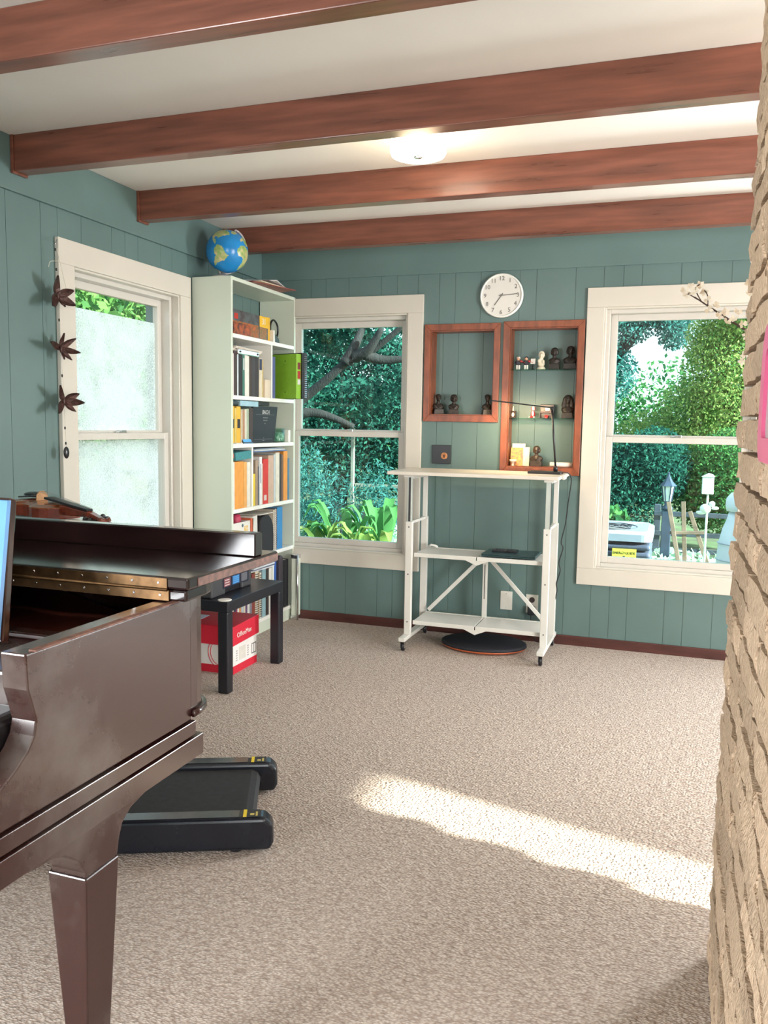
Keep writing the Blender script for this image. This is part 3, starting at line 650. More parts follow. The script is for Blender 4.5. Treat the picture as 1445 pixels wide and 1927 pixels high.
# ------------------------------------------------------------------ standing desk
DZ = .995
dk_m = M('desk_white_metal', (.66, .65, .61), .35, var=.02); desk_top_m = M('desk_top_laminate', (.66, .61, .54), .4, var=.05, vscale=6, stretch=(1, 8, 1))
inner_m = M('desk_column', (.55, .60, .56), .3, .3, var=.05); slot_m = M('desk_slot', (.04, .04, .045), .5, var=.1)
t = thing('standing_desk', (-1.0, 4.5, 0), 'white height-adjustable rolling desk with two open shelves', 'desk')
dtop = B(-1.475, -.548, 4.285, 4.735, DZ-.019, DZ).build('desktop', desk_top_m, t, bevel=.003)
for sx, xi in ((-1.365, 1), (-.607, -1)):
    for yf, back in ((4.365, 0), (4.665, 1)):
        # lower outer tube, upper sliding column
        lg = B(sx-.019, sx+.019, yf-.014, yf+.014, .075, .715).build('leg', dk_m, t, bevel=.003)
        B(sx-.013, sx+.013, yf-.009, yf+.009, .70, DZ-.019).build('sliding_column', inner_m if not back else dk_m, lg, bevel=.002)
        if not back:
            B(sx-.005 if xi > 0 else sx+.0135, sx+.006 if xi > 0 else sx+.016, yf-.0115, yf-.0085, .716, DZ-.03).build('column_slot', slot_m, lg)
            for z in (.15, .42, .685): MB().lathe([(.004, 0), (.003, -.002)], (sx, yf-.014, z), 'y', 10).build('screw', slot_m, lg)
            B(sx-.030 if xi > 0 else sx-.022, sx+.022 if xi > 0 else sx+.030, yf-.03, yf-.008, DZ-.034, DZ-.019).build('bracket', dk_m, lg, bevel=.002)
    # foot rail
    ft = MB().hexa([(sx-.019, 4.255, .058), (sx+.019, 4.255, .058), (sx+.019, 4.745, .058), (sx-.019, 4.745, .058)], [(sx-.019, 4.255, .080), (sx+.019, 4.255, .080), (sx+.019, 4.745, .080), (sx-.019, 4.745, .080)]).build('foot', dk_m, t, bevel=.003)
    B(sx-.008, sx+.008, 4.379, 4.651, .70, .715).build('tie_bar', dk_m, t, bevel=.002)
    B(sx-.008, sx+.008, 4.379, 4.651, DZ-.045, DZ-.019).build('tie_bar', dk_m, t, bevel=.002)
    for cy_ in (4.285, 4.715):
        ca = MB().box(sx-.013, sx-.010, cy_-.014, cy_+.014, .018, .058).box(sx+.010, sx+.013, cy_-.014, cy_+.014, .018, .058).box(sx-.013, sx+.013, cy_-.014, cy_+.014, .052, .058).build('caster', chrome, t, bevel=.0015)
        MB().lathe([(.020, -.009), (.026, -.006), (.026, .006), (.020, .009)], (sx, cy_+.006, .026), 'x', 20).build('wheel', black_m, ca, smooth=True)
for z, lab in ((.535, 'upper'), (.150, 'lower')):
    for a, b_ in ((-1.342, -.990), (-.984, -.630)):
        sh = B(a, b_, 4.395, 4.635, z-.006, z).build('shelf_panel', dk_m, t, bevel=.002)
        for ya in (4.383, 4.635): B(a, b_, ya, ya+.012, z-.020, z+.003).build('shelf_rail', dk_m, sh, bevel=.002)
    MB().prism([(-1.05, z-.018), (-.92, z-.018), (-.985, z-.045)], 'y', 4.380, 4.383).build('hinge_plate', dk_m, t, bevel=.001)
for s in (-1, 1):
    MB().bar((-.987+s*.018, 4.630, .500), (-.987+s*.335, 4.630, .165), .008, .022, up=(0, 1, 0) if False else (s*.7, 0, .7)).build('brace', dk_m, t, bevel=.002)
cp = B(-1.000, -.974, 4.618, 4.640, .150, .515).build('centre_post', dk_m, t, bevel=.002)
B(-.989, -.985, 4.6165, 4.618, .26, .46).build('post_slot', slot_m, cp)
MB().tube([(-1.32, 4.60, .545), (-1.305, 4.60, .556), (-1.285, 4.61, .552), (-1.27, 4.615, .543)], .007, 8).build('shelf_clip', dk_m, t, smooth=True)
MB().tube([(-.538, 4.40, DZ-.010), (-.538, 4.44, DZ-.010)], .012, 12).build('cable_hook', dk_m, t, smooth=True)
# things on it
t = thing('desk_lamp', (-.66, 4.55, DZ), 'black desk lamp with a thin angled arm on the white desk', 'lamp')
B(-.745, -.565, 4.50, 4.60, DZ, DZ+.014).build('base', black_m, t, bevel=.004)
MB().lathe([(.012, 0), (.012, .022), (.008, .028)], (-.602, 4.555, DZ+.014), n=14).build('pivot', black_m, t, smooth=True)
MB().tube([(-.602, 4.555, DZ+.03), (-.632, 4.555, 1.345)], .0055, 10).build('pole', black_m, t, smooth=True)
MB().ball((-.633, 4.555, 1.348), .010).build('elbow', black_m, t, smooth=True)
MB().bar((-.620, 4.555, 1.350), (-.960, 4.535, 1.388), .022, .007).build('arm', black_m, t, bevel=.002)
MB().bar((-.70, 4.5655, 1.3590), (-.950, 4.5515, 1.3870), .003, .005).build('light_strip', M('led_strip', (.9, .85, .75), .4, emit=(1, .80, .52), estr=14, var=.01), t)
al = area('desk_lamp_light', (-.83, 4.562, 1.362), (-.02, .55, -1), .24, .02, 1.8, (1, .74, .42)); al.parent = None
t = thing('laptop', (-.83, 4.50, .537), 'closed dark teal laptop on the desk shelf', 'laptop')
lap = M('laptop_teal', (.035, .075, .080), .3, .3, var=.1)
B(-.966, -.672, 4.405, 4.615, .540, .549).build('lower_half', lap, t, bevel=.003); B(-.966, -.672, 4.405, 4.617, .5495, .556).build('screen_half', lap, t, bevel=.003)
t = thing('calculator', (-.86, 4.53, .556), 'black calculator lying on the closed laptop', 'calculator')
B(-.925, -.790, 4.49, 4.570, .556, .566).build('body', black_m, t, bevel=.002)
m = MB()
for i in range(6):
    for j in range(3): m.box(-.918+i*.0205, -.903+i*.0205, 4.495+j*.018, 4.508+j*.018, .566, .569)
m.build('keys', M('grey_keys', (.05, .05, .055), .4, var=.2), t)
lc = thing('hanging_cord', (-.56, 4.6, DZ), 'thin black lamp cord hanging in waves beside the desk', 'cord')
pts = [(-.566, 4.56, DZ+.006), (-.535, 4.58, DZ+.004), (-.520, 4.60, .96), (-.532, 4.61, .85), (-.545, 4.62, .72), (-.566, 4.63, .615), (-.555, 4.635, .58), (-.575, 4.64, .50), (-.567, 4.645, .45), (-.585, 4.65, .38), (-.582, 4.655, .33), (-.60, 4.66, .25), (-.637, 4.70, .17), (-.68, 4.72, .16), (-.721, 4.745, .17)]
def smooth_path(P, k=5):
    P = [Vector(p) for p in P]; out = []
    for i in range(len(P)-1):
        a, b_, c_, d_ = P[max(i-1, 0)], P[i], P[i+1], P[min(i+2, len(P)-1)]
        for j in range(k):
            u = j/k; out.append(.5*((2*b_)+(-a+c_)*u+(2*a-5*b_+4*c_-d_)*u*u+(-a+3*b_-3*c_+d_)*u**3))
    return out+[P[-1]]
MB().tube(smooth_path(pts), .0032, 6).build('cable', cord_m, lc, smooth=True)
# balance board
t = thing('balance_mat', (-.965, 4.55, 0), 'black oval standing mat with an orange rim under the desk', 'mat')
MB().lathe([(.20, 0), (.235, .010), (.242, .020)], (-.965, 4.535, .001), n=48, sy=.78).build('rim', M('orange_rim', (.45, .10, .03), .5, var=.1), t, smooth=True)
MB().lathe([(.243, .0201), (.240, .032), (.225, .038), (.02, .040)], (-.965, 4.535, .001), n=48, sy=.78).build('pad', M('mat_rubber', (.010, .011, .018), .7, var=.2, vscale=40), t, smooth=True)

# ------------------------------------------------------------------ bookcase
BX0, BX1, BY0, BY1, BH = -2.500, -2.262, 3.978, 4.776, 2.02
t = thing('bookcase', (-2.38, 4.37, 0), 'tall white bookcase full of books in the corner', 'bookcase')
P = .020
B(BX0, BX1, BY0, BY0+P, 0, BH).build('side_panel', book_white, t, bevel=.0015); B(BX0, BX1, BY1-P, BY1, 0, BH).build('side_panel', book_white, t, bevel=.0015)
B(BX0, BX1, BY0+P, BY1-P, BH-P, BH).build('top_panel', book_white, t, bevel=.0015)
SH = {1: 1.722, 2: 1.392, 3: 1.128, 4: .768, 5: .474, 6: .092}   # top of each shelf board
for k, z in SH.items(): B(BX0, BX1, BY0+P, BY1-P, z-.022, z).build('shelf', white_m, t, bevel=.0015)
B(BX0, BX1-.008, BY0+P, BY1-P, 0, .070).build('plinth', book_white, t)
for (y, za, zb) in ((4.463, SH[2], SH[1]-.022), (4.224, SH[4], SH[3]-.022), (4.488, SH[6], SH[5]-.022)): B(BX0, BX1-.004, y-.008, y+.008, za, zb).build('divider', white_m, t, bevel=.001)

bc = {}
def bmat(rgb):
    k = tuple(round(c, 3) for c in rgb)
    if k not in bc: bc[k] = M('cover_%d' % len(bc), rgb, .5, var=.07, vscale=25)
    return bc[k]
pages = M('book_pages', (.72, .66, .54), .8, var=.08, vscale=200)
DARK = (.022, .014, .018); BRN = (.050, .026, .024); CREAM = (.62, .55, .42); WHT = (.72, .71, .68); ORG_ = (.70, .30, .055); YEL = (.72, .42, .03); RED = (.55, .025, .02)
def book(y0, y1, z, h, rgb, label, shelf, front=-2.272, depth=.17, lean=0.0, kind='book', extra=None):
    """a book with boards, spine towards the room (+x) and a page block"""
    yc = (y0+y1)/2; t = thing(kind, (front-depth/2, yc, z), label, 'book' if kind != 'binder' else 'binder', 'books on the %s shelf' % shelf)
    mx = Matrix.Translation((0, yc, z)) @ Matrix.Rotation(lean, 4, 'X') @ Matrix.Translation((0, -yc, -z))
    w = y1-y0; c = min(.003, w*.22); m = bmat(rgb)
    g = .0006
    mb = MB(mx); mb.box(front-depth, front-c, y0+g, y0+c, z, z+h).box(front-depth, front-c, y1-c, y1-g, z, z+h).box(front-c, front, y0+g, y1-g, z, z+h)
    mb.build('cover', m, t, bevel=.0008)
    MB(mx).box(front-depth+.003, front-c, y0+c, y1-c, z+.003, z+h-.004).build('page_block', pages, t)
    if extra:
        for (nm, a, b_, ca, cb, rgb2) in extra:   # spine labels: fractions of width and height
            MB(mx).box(front, front+.0008, y0+w*a, y0+w*b_, z+h*ca, z+h*cb).build(nm, bmat(rgb2), t)
    return t
z = SH[2]
S2 = [(3.999, 4.010, .235, (.20, .03, .03), 'thin dark red book first in the row under the silver hole punch'),
 (4.010, 4.024, .225, (.62, .55, .55), 'pale pink-white thin book beside the dark red one on the second shelf'),
 (4.024, 4.060, .240, BRN, 'thick dark brown book left of the pale blue one on the second shelf'),
 (4.060, 4.076, .232, (.55, .62, .66), 'thin pale blue book between dark books on the second shelf'),
 (4.076, 4.120, .236, DARK, 'black hardback just left of the green spine on the second shelf'),
 (4.120, 4.146, .230, (.05, .16, .12), 'dark green book on the second shelf'),
 (4.146, 4.196, .226, (.70, .68, .62), 'thick cream-white volume in the middle of the second shelf'),
 (4.196, 4.228, .232, (.05, .025, .02), 'dark brown book right of the cream-white volume'),
 (4.228, 4.270, .230, (.045, .035, .04), 'charcoal book two from the cream envelope on the second shelf'),
 (4.270, 4.312, .228, (.035, .022, .025), 'dark maroon-black book next to the cream envelope'),
 (4.314, 4.352, .222, CREAM, 'cream folder with a navy label at its top on the second shelf')]
for i, (a, b_, h, rgb, lab) in enumerate(S2):
    ex = [('spine_label', .1, .9, .70, .98, (.03, .035, .08))] if i == 10 else ([('spine_label', .25, .75, .62, .9, (.45, .5, .5))] if i in (5,) else None)
    book(a, b_, z, h, rgb, lab, 'second', extra=ex)
tag(B(-2.43, -2.280, 4.356, 4.384, z, z+.215).build('wooden_ruler', M('ruler_wood', (.52, .40, .18), .5, var=.2, vscale=40), bevel=.002), 'tan wooden ruler board standing beside the cream envelope', 'ruler')
tag(B(-2.45, -2.270, 4.386, 4.450, z, z+.105).build('cream_envelope', M('envelope_cream', (.66, .57, .45), .7, var=.05), bevel=.002), 'short cream cardboard envelope beside the shelf divider', 'envelope')
# paper pile and hole punch on the book tops
zt = z+.242
for i in range(4):
    a = (i-1.5)*.05; mx = Matrix.Translation((-2.36, 4.16, zt+.001+i*.006)) @ Matrix.Rotation(a, 4, 'Z')
    tag(MB(mx).box(-.085, .088, -.14, .16+.02*i, 0, .005).build('paper_sheaf', M('loose_paper', (.70, .64, .56), .8, var=.05), bevel=.001), ['bottom', 'second', 'third', 'topmost'][i]+' loose sheaf of papers lying on the dark books of the second shelf', 'papers', 'papers above the dark books')
t = thing('hole_punch', (-2.30, 4.16, zt+.024), 'silver metal hole punch bar lying on the papers of the second shelf', 'hole punch')
B(-2.285, -2.255, 4.045, 4.285, zt-.020, zt+.012).build('bar', chrome, t, bevel=.006)
for y in (4.065, 4.265): MB().lathe([(.006, 0), (.005, .004)], (-2.255, y, zt-.004), 'x', 10).build('bolt', slot_m, t)
# right compartment of the second shelf
book(4.476, 4.520, z, .245, (.10, .13, .30), 'slate blue binder beside the green notebook', 'second', depth=.2, kind='binder')
t = thing('spiral_notebook', (-2.2, 4.60, z), 'large lime green spiral notebook with stickers sticking out of the shelf', 'notebook')
mx = Matrix.Translation((-2.21, 4.600, z)) @ Matrix.Rotation(-.30, 4, 'Z')
MB(mx).box(-.16, .065, -.022, .014, .002, .262).build('page_block', pages, t)
cov = MB(mx).box(-.16, .070, -.026, -.0222, 0, .266).box(.0655, .070, -.022, .030, 0, .266).build('cover', bmat((.22, .44, .03)), t, bevel=.001)
MB(mx).box(-.16, .082, .0145, .040, 0, .274).box(.0702, .084, .026, .055, 0, .274).build('back_cover', black_m, t, bevel=.001)
m = MB(mx)
for i in range(22): m.tube([(.071, .020, .012+i*.0115), (.0865, .034, .012+i*.0115), (.086, .050, .012+i*.0115)], .0018, 5)
m.build('wire_binding', chrome, t)
for (a, b_, rgb) in ((.175, .215, (.16, .02, .02)), (.12, .165, (.35, .02, .02)), (.085, .115, (.6, .6, .58))): MB(mx).box(.0701, .0706, -.014, .010, a, b_).build('sticker', bmat(rgb), t)
for zz in (.04, .225): MB(mx).lathe([(.004, 0), (.004, -.0008)], (-.02, -.026, zz), 'y', 10).build('punched_hole', ink, t)

# top shelf: game box and a black handled case
z = SH[1]
t = thing('game_box', (-2.34, 4.2, z), 'black and orange toy box with a yellow 31 corner on the top shelf', 'box')
B(-2.42, -2.283, 4.002, 4.445, z, z+.135).build('carton', M('game_art', (.05, .035, .04), .4, col2=(.10, .13, .14), vscale=20), t, bevel=.001)
art = M('game_art_orange', (.50, .11, .02), .45, col2=(.12, .10, .05), vscale=45)
B(-2.283, -2.2822, 4.01, 4.33, z+.006, z+.075).build('printed_picture', art, t)
B(-2.283, -2.2822, 4.34, 4.43, z+.006, z+.070).build('printed_picture', M('game_art_green', (.10, .13, .07), .45, col2=(.45, .15, .04), vscale=60), t)
yc_ = B(-2.283, -2.2820, 4.340, 4.445, z+.072, z+.135).build('yellow_corner', bmat((.75, .45, .03)), t)
text('lettering', '31', .05, wht, t, (-2.2815, 4.392, z+.104), (0, 1, 0), (0, 0, 1))
B(-2.283, -2.2821, 4.05, 4.09, z+.085, z+.115).build('red_logo', bmat((.45, .03, .02)), t)
tag(B(-2.42, -2.290, 4.449, 4.485, z, z+.140).build('yellow_box', bmat((.75, .43, .04)), bevel=.001), 'narrow yellow box standing next to the black and orange toy box', 'box')
B(-2.278, -2.264, 4.012, 4.20, z, z+.062).build('small_game_box', M('small_game', (.05, .02, .02), .4, col2=(.45, .09, .02), vscale=35), bevel=.001)
tag(bpy.data.objects['small_game_box'], 'low red and black box in front of the toy box on the top shelf', 'box')
t = thing('black_headset', (-2.31, 4.55, z), 'black case with a tall curved carrying loop on the top shelf', 'case')
MB().prism([(4.51, z), (4.60, z), (4.585, z+.03), (4.53, z+.055), (4.51, z+.05)], 'x', -2.36, -2.28).build('body', black_m, t, bevel=.006)
MB().tube(smooth_path([(-2.30, 4.505, z+.05), (-2.30, 4.515, z+.115), (-2.30, 4.555, z+.135), (-2.30, 4.60, z+.11), (-2.30, 4.605, z+.06), (-2.30, 4.575, z+.02)]), .006, 8).build('loop_handle', black_m, t, smooth=True)
MB().prism([(4.488, z), (4.512, z), (4.506, z+.07), (4.490, z+.07)], 'x', -2.30, -2.27).build('white_tab', wht, t, bevel=.001)

# third shelf
z = SH[3]
lab_y = [('spine_label', .2, .85, .42, .66, DARK)]
book(4.000, 4.028, z, .205, YEL, 'first yellow binder with a black label on the third shelf', 'third', kind='binder', extra=lab_y)
book(4.032, 4.052, z, .195, (.60, .45, .12), 'thin mustard book between the two yellow binders', 'third')
book(4.052, 4.098, z, .205, (.74, .42, .04), 'wide yellow binder with a black label on the third shelf', 'third', kind='binder', extra=lab_y)
book(4.100, 4.122, z, .190, (.50, .42, .30), 'tan book beside the wide yellow binder', 'third')
book(4.122, 4.145, z, .185, (.42, .22, .12), 'rust brown thin book on the third shelf', 'third')
book(4.145, 4.168, z, .192, (.62, .60, .50), 'off-white thin book on the third shelf', 'third')
book(4.168, 4.192, z, .196, (.34, .42, .30), 'sage green thin book on the third shelf', 'third')
book(4.194, 4.240, z, .200, (.045, .022, .02), 'dark brown book directly behind the black music book', 'third')
t = thing('music_book', (-2.3, 4.40, z), 'black music book titled BACH standing face out', 'book')
mx = Matrix.Translation((-2.300, 4.405, z)) @ Matrix.Rotation(.10, 4, 'Y')
cv = MB(mx).box(-.012, .002, -.150, .155, .003, .215).build('cover', M('bach_black', (.016, .015, .024), .45, var=.1), t, bevel=.001)
inkw = M('grey_print', (.55, .55, .55), .6, var=.03)
nrm = mx.to_3x3() @ Vector((1, 0, 0)); upv = mx.to_3x3() @ Vector((0, 0, 1))
text('lettering', 'BACH', .034, inkw, cv, mx @ Vector((.0024, .01, .180)), (0, 1, 0), upv)
for w_, zz in ((.062, .148), (.052, .133), (.012, .115), (.022, .014), (.008, .030)): MB(mx).box(.0021, .0025, .01-w_/2, .01+w_/2, zz-.002, zz+.002).build('small_print', bmat((.22, .22, .23)), cv)
MB(mx).box(.0021, .0026, -.11, .12, .166, .1672).build('rule_line', bmat((.25, .25, .27)), cv); MB(mx).box(.0021, .0026, -.11, .12, .022, .0232).build('rule_line', bmat((.25, .25, .27)), cv)
t = thing('phone', (-2.27, 4.2, z), 'small bright blue phone propped on a stand on the third shelf', 'phone')
mx = Matrix.Translation((-2.262, 4.165, z+.004)) @ Matrix.Rotation(-.45, 4, 'Y')
MB(mx).box(-.009, -.001, -.052, .052, 0, .085).build('body', black_m, t, bevel=.002)
MB(mx).box(-.001, 0, -.046, .046, .006, .080).build('screen', M('phone_screen', (.05, .30, .62), .25, var=.03), t)
MB().box(-2.30, -2.263, 4.12, 4.23, z, z+.006).build('stand', bmat((.04, .16, .30)), t, bevel=.002)
t = thing('glass_jar', (-2.30, 4.645, z), 'small glass jar with green and white contents on the third shelf', 'jar')
MB().lathe([(.044, 0), (.045, .003), (.045, .085), (.042, .085), (.042, .006)], (-2.312, 4.632, z), n=24).build('glass', clear_m, t, smooth=True)
MB().lathe([(.040, .0065), (.040, .055), (.02, .064)], (-2.312, 4.632, z), n=20).build('contents', M('jar_green', (.05, .22, .15), .5, col2=(.55, .62, .55), vscale=50), t, smooth=True)
B(-2.302, -2.266, 4.690, 4.720, z, z+.075).build('white_candle_block', wht, bevel=.003); tag(bpy.data.objects['white_candle_block'], 'small white block beside the glass jar on the third shelf', 'block')
tag(B(-2.40, -2.266, 4.085, 4.295, z+.208, z+.238).build('pale_blue_box', bmat((.32, .50, .58)), bevel=.002), 'pale blue box lying on top of the third-shelf books', 'box')
tag(B(-2.42, -2.270, 4.005, 4.080, z+.208, z+.232).build('black_pouch', black_m, bevel=.008), 'flat black pouch lying left of the pale blue box', 'pouch')
tag(B(-2.42, -2.30, 4.305, 4.50, z+.218, z+.240).build('black_folder', bmat((.03, .03, .03)), bevel=.003), 'black folder lying above the black music book', 'folder')
tag(MB(Matrix.Translation((-2.285, 4.05, z)) @ Matrix.Rotation(.1, 4, 'Z')).box(-.02, .03, -.04, .05, 0, .006).build('notepad', bmat((.6, .6, .58)), bevel=.001), 'small white notepad lying at the left of the third shelf', 'notepad')

# fourth shelf
z = SH[4]
S4 = [(4.000, 4.012, .270, DARK, 'thin black folder at the left end of the fourth shelf'), (4.012, 4.030, .262, (.68, .66, .60), 'white folder left of the big orange binder'),
 (4.030, 4.130, .262, ORG_, 'big wide orange binder on the fourth shelf'), (4.132, 4.168, .258, (.72, .36, .10), 'narrower light orange binder beside the big one'),
 (4.170, 4.208, .255, (.70, .68, .60), 'white binder just left of the fourth-shelf divider'),
 (4.236, 4.268, .185, (.74, .55, .03), 'short bright yellow book right of the divider on the fourth shelf'), (4.270, 4.300, .262, (.34, .24, .17), 'brown cardboard file behind the short yellow book'),
 (4.302, 4.318, .225, (.10, .11, .14), 'thin dark grey book left of the white music volume'), (4.320, 4.352, .280, (.70, .69, .68), 'white music volume with a lettered spine next to the red binder'),
 (4.354, 4.364, .24, (.62, .40, .30), 'thin salmon booklet against the red binder'),
 (4.366, 4.430, .265, RED, 'bright red binder with a white label on the fourth shelf'), (4.432, 4.500, .285, (.52, .36, .27), 'tall pinkish-brown cardboard file right of the red binder'),
 (4.502, 4.526, .29, (.45, .50, .52), 'grey-blue spined book on the fourth shelf'), (4.528, 4.580, .30, (.64, .60, .50), 'tall cream binder on the fourth shelf'),
 (4.582, 4.604, .29, DARK, 'black book beside the tall cream binder'), (4.606, 4.632, .285, (.16, .08, .05), 'brown spiral-edged book beside the orange folder'),
 (4.634, 4.690, .305, (.68, .26, .04), 'tall orange folder near the right end of the fourth shelf'), (4.692, 4.716, .26, (.06, .16, .26), 'dark blue book at the right end of the fourth shelf')]
for (a, b_, h, rgb, lab) in S4:
    k = 'binder' if 'binder' in lab else 'book'
    ex = None
    if 'red binder with' in lab: ex = [('spine_label', .15, .65, .08, .20, (.6, .55, .5))]
    if 'lettered' in lab: ex = [('spine_lettering', .3, .6, .45, .85, (.25, .27, .35))]
    book(a, b_, z, h, rgb, lab, 'fourth', kind=k, extra=ex)
tag(MB(Matrix.Translation((-2.33, 4.12, z+.272)) @ Matrix.Rotation(.05, 4, 'X')).box(-.07, .066, -.09, .088, 0, .045).build('teal_paper_pile', M('teal_paper', (.05, .24, .26), .7, var=.25, vscale=60, stretch=(1, 1, 8)), bevel=.002), 'teal pile of papers lying on the orange binders', 'papers')
tag(MB().prism([(4.002, z+.318), (4.075, z+.285), (4.002, z+.278)], 'x', -2.36, -2.275).build('red_folder', bmat((.45, .10, .08)), bevel=.001), 'red folded paper lying at the left above the orange binders', 'paper')
for i, (rgb, nm) in enumerate((((.10, .17, .33), 'blue'), ((.66, .66, .64), 'white'), ((.25, .30, .38), 'grey-blue'))):
    tag(MB(Matrix.Translation((-2.33, 4.44, z+.308+i*.0072)) @ Matrix.Rotation((i-1)*.06, 4, 'Z')).box(-.075, .068-.004*i, -.19, .20, 0, .0065).build('magazine', bmat(rgb), bevel=.001), nm+' magazine lying on top of the fourth-shelf books', 'magazine', 'magazines on the fourth shelf')

# fifth shelf
z = SH[5]
t = thing('magazine_holder', (-2.34, 4.1, z), 'white magazine holder with a yellow sticker on the fifth shelf', 'magazine holder')
mh = MB(); mh.box(-2.46, -2.272, 4.000, 4.206, z, z+.004).box(-2.276, -2.272, 4.000, 4.206, z+.004, z+.215).box(-2.46, -2.276, 4.000, 4.004, z+.004, z+.215).box(-2.46, -2.276, 4.202, 4.206, z+.004, z+.215)
mh.build('case', M('holder_white', (.70, .69, .65), .5, var=.03), t, bevel=.001)
B(-2.272, -2.2712, 4.135, 4.180, z+.085, z+.190).build('sticker', M('yellow_sticker', (.70, .62, .45), .5, col2=(.72, .40, .03), vscale=55), t)
MB().lathe([(.010, 0), (.010, .002)], (-2.272, 4.115, z+.195), 'x', 14).build('ring', chrome, t)
B(-2.44, -2.29, 4.03, 4.09, z+.006, z+.20).build('contents', paper, t)
tag(MB().lathe([(.026, 0), (.028, .02), (.028, .225), (.022, .245)], (-2.34, 4.165, z+.0045), n=16).build('pink_jar', bmat((.55, .05, .12)), smooth=True), 'pink jar peeking over the white magazine holder', 'jar')
book(4.208, 4.236, z, .225, (.58, .12, .05), 'red-orange folder beside the magazine holder', 'fifth', lean=-.05)
book(4.240, 4.300, z, .235, (.68, .66, .62), 'leaning white folder left of the black speaker', 'fifth', lean=.03)
t = thing('black_speaker', (-2.3, 4.4, z), 'black rounded-top speaker on the fifth shelf', 'speaker')
pr_ = [(4.318, z), (4.50, z), (4.502, z+.10), (4.492, z+.16), (4.470, z+.20), (4.44, z+.222), (4.39, z+.226), (4.345, z+.215), (4.325, z+.19), (4.318, z+.12)]
MB().prism(pr_, 'x', -2.40, -2.268).build('body', M('speaker_cloth', (.016, .016, .019), .8, var=.2, vscale=150), t, bevel=.010, seg=3)
tag(B(-2.42, -2.27, 4.32, 4.49, z+.232, z+.236).build('paper_slip', paper), 'white sheet lying on top of the black speaker', 'paper')
def spiral(y0, y1, z, h, rgb, label, front=-2.272, shelf='fifth', comb=(.03, .03, .03)):
    t = thing('comb_bound_book', (front-.08, (y0+y1)/2, z), label, 'book', 'books on the %s shelf' % shelf)
    B(front-.17, front-.006, y0, y1, z, z+h).build('page_block', pages, t); MB().box(front-.17, front-.002, y0-.001, y0+.0005, z, z+h+.003).box(front-.17, front-.002, y1-.0005, y1+.001, z, z+h+.003).build('cover', bmat(rgb), t)
    m = MB(); n = int(h/.013)
    for i in range(n): m.tube([(front-.006, y0+.001, z+.01+i*.013), (front+.004, (y0+y1)/2, z+.01+i*.013), (front-.006, y1-.001, z+.01+i*.013)], .0022, 5)
    m.build('comb_binding', bmat(comb), t)
spiral(4.504, 4.524, z, .245, (.50, .44, .36), 'tan wire-bound book right of the black speaker', comb=(.4, .4, .42))
spiral(4.526, 4.548, z, .25, (.10, .10, .11), 'black wire-bound book left of the blue binder', comb=(.35, .35, .37))
book(4.550, 4.622, z, .258, (.03, .20, .45), 'bright blue binder on the fifth shelf', 'fifth', kind='binder')

# bottom shelf
z = SH[6]
S6 = [(4.000, 4.018, .25, (.40, .06, .05)), (4.020, 4.040, .26, (.03, .04, .10)), (4.042, 4.056, .25, (.30, .05, .12)), (4.058, 4.078, .24, (.62, .60, .55)), (4.080, 4.098, .26, (.55, .22, .06)),
      (4.100, 4.130, .27, (.40, .46, .50)), (4.132, 4.150, .25, (.58, .50, .38)), (4.152, 4.172, .26, (.10, .05, .14)), (4.174, 4.200, .27, (.60, .58, .54)), (4.202, 4.226, .26, (.20, .20, .24))]
nm6 = ['red', 'navy', 'purple-red', 'off-white', 'orange', 'light blue-grey', 'beige', 'dark purple', 'white', 'charcoal']
for (a, b_, h, rgb), n_ in zip(S6, nm6): book(a, b_, z, h, rgb, n_+' book standing on the bottom shelf behind the side table', 'bottom')
book(4.228, 4.262, z, .28, (.22, .05, .04), 'dark red book left of the tan comb-bound book on the bottom shelf', 'bottom')
spiral(4.270, 4.320, z, .285, (.48, .28, .12), 'tan comb-bound book with black teeth on the bottom shelf', shelf='bottom')
spiral(4.326, 4.350, z, .27, (.45, .45, .42), 'grey comb-bound book on the bottom shelf', shelf='bottom')
book(4.356, 4.400, z, .29, (.25, .40, .45), 'pale teal binder on the bottom shelf', 'bottom', kind='binder')
book(4.404, 4.440, z, .285, (.04, .03, .03), 'black book left of the bottom-shelf divider', 'bottom'); book(4.442, 4.476, z, .28, (.66, .64, .60), 'white book against the bottom-shelf divider', 'bottom')
book(4.502, 4.540, z, .31, (.05, .13, .42), 'blue binder right of the bottom-shelf divider', 'bottom', kind='binder')
tag(MB().prism([(4.544, z), (4.592, z), (4.592, z+.325), (4.582, z+.342), (4.554, z+.342), (4.544, z+.325)], 'x', -2.44, -2.25).build('grey_case', bmat((.045, .035, .045)), bevel=.008), 'dark grey rounded case standing beside the black binders', 'case')
book(4.598, 4.645, z, .30, (.012, .010, .014), 'black binder next to the dark grey rounded case', 'bottom', kind='binder'); book(4.650, 4.708, z, .30, (.015, .014, .020), 'wide black binder at the right end of the bottom shelf', 'bottom', kind='binder')
for i in range(5):
    tag(MB(Matrix.Translation((-2.33, 4.36, z+.292+i*.0085)) @ Matrix.Rotation((i-2)*.035, 4, 'Z')).box(-.09, .075+.004*i, -.15, .11, 0, .008).build('sheet_music_pile', bmat([(.60, .62, .66), (.12, .14, .20), (.64, .66, .70), (.62, .64, .68), (.45, .52, .62)][i]), bevel=.001),
        ['lowest pale grey', 'dark navy', 'white middle', 'white upper', 'topmost bluish'][i]+' booklet in the pile on the bottom shelf above the side table', 'booklet', 'booklets piled on the bottom shelf')

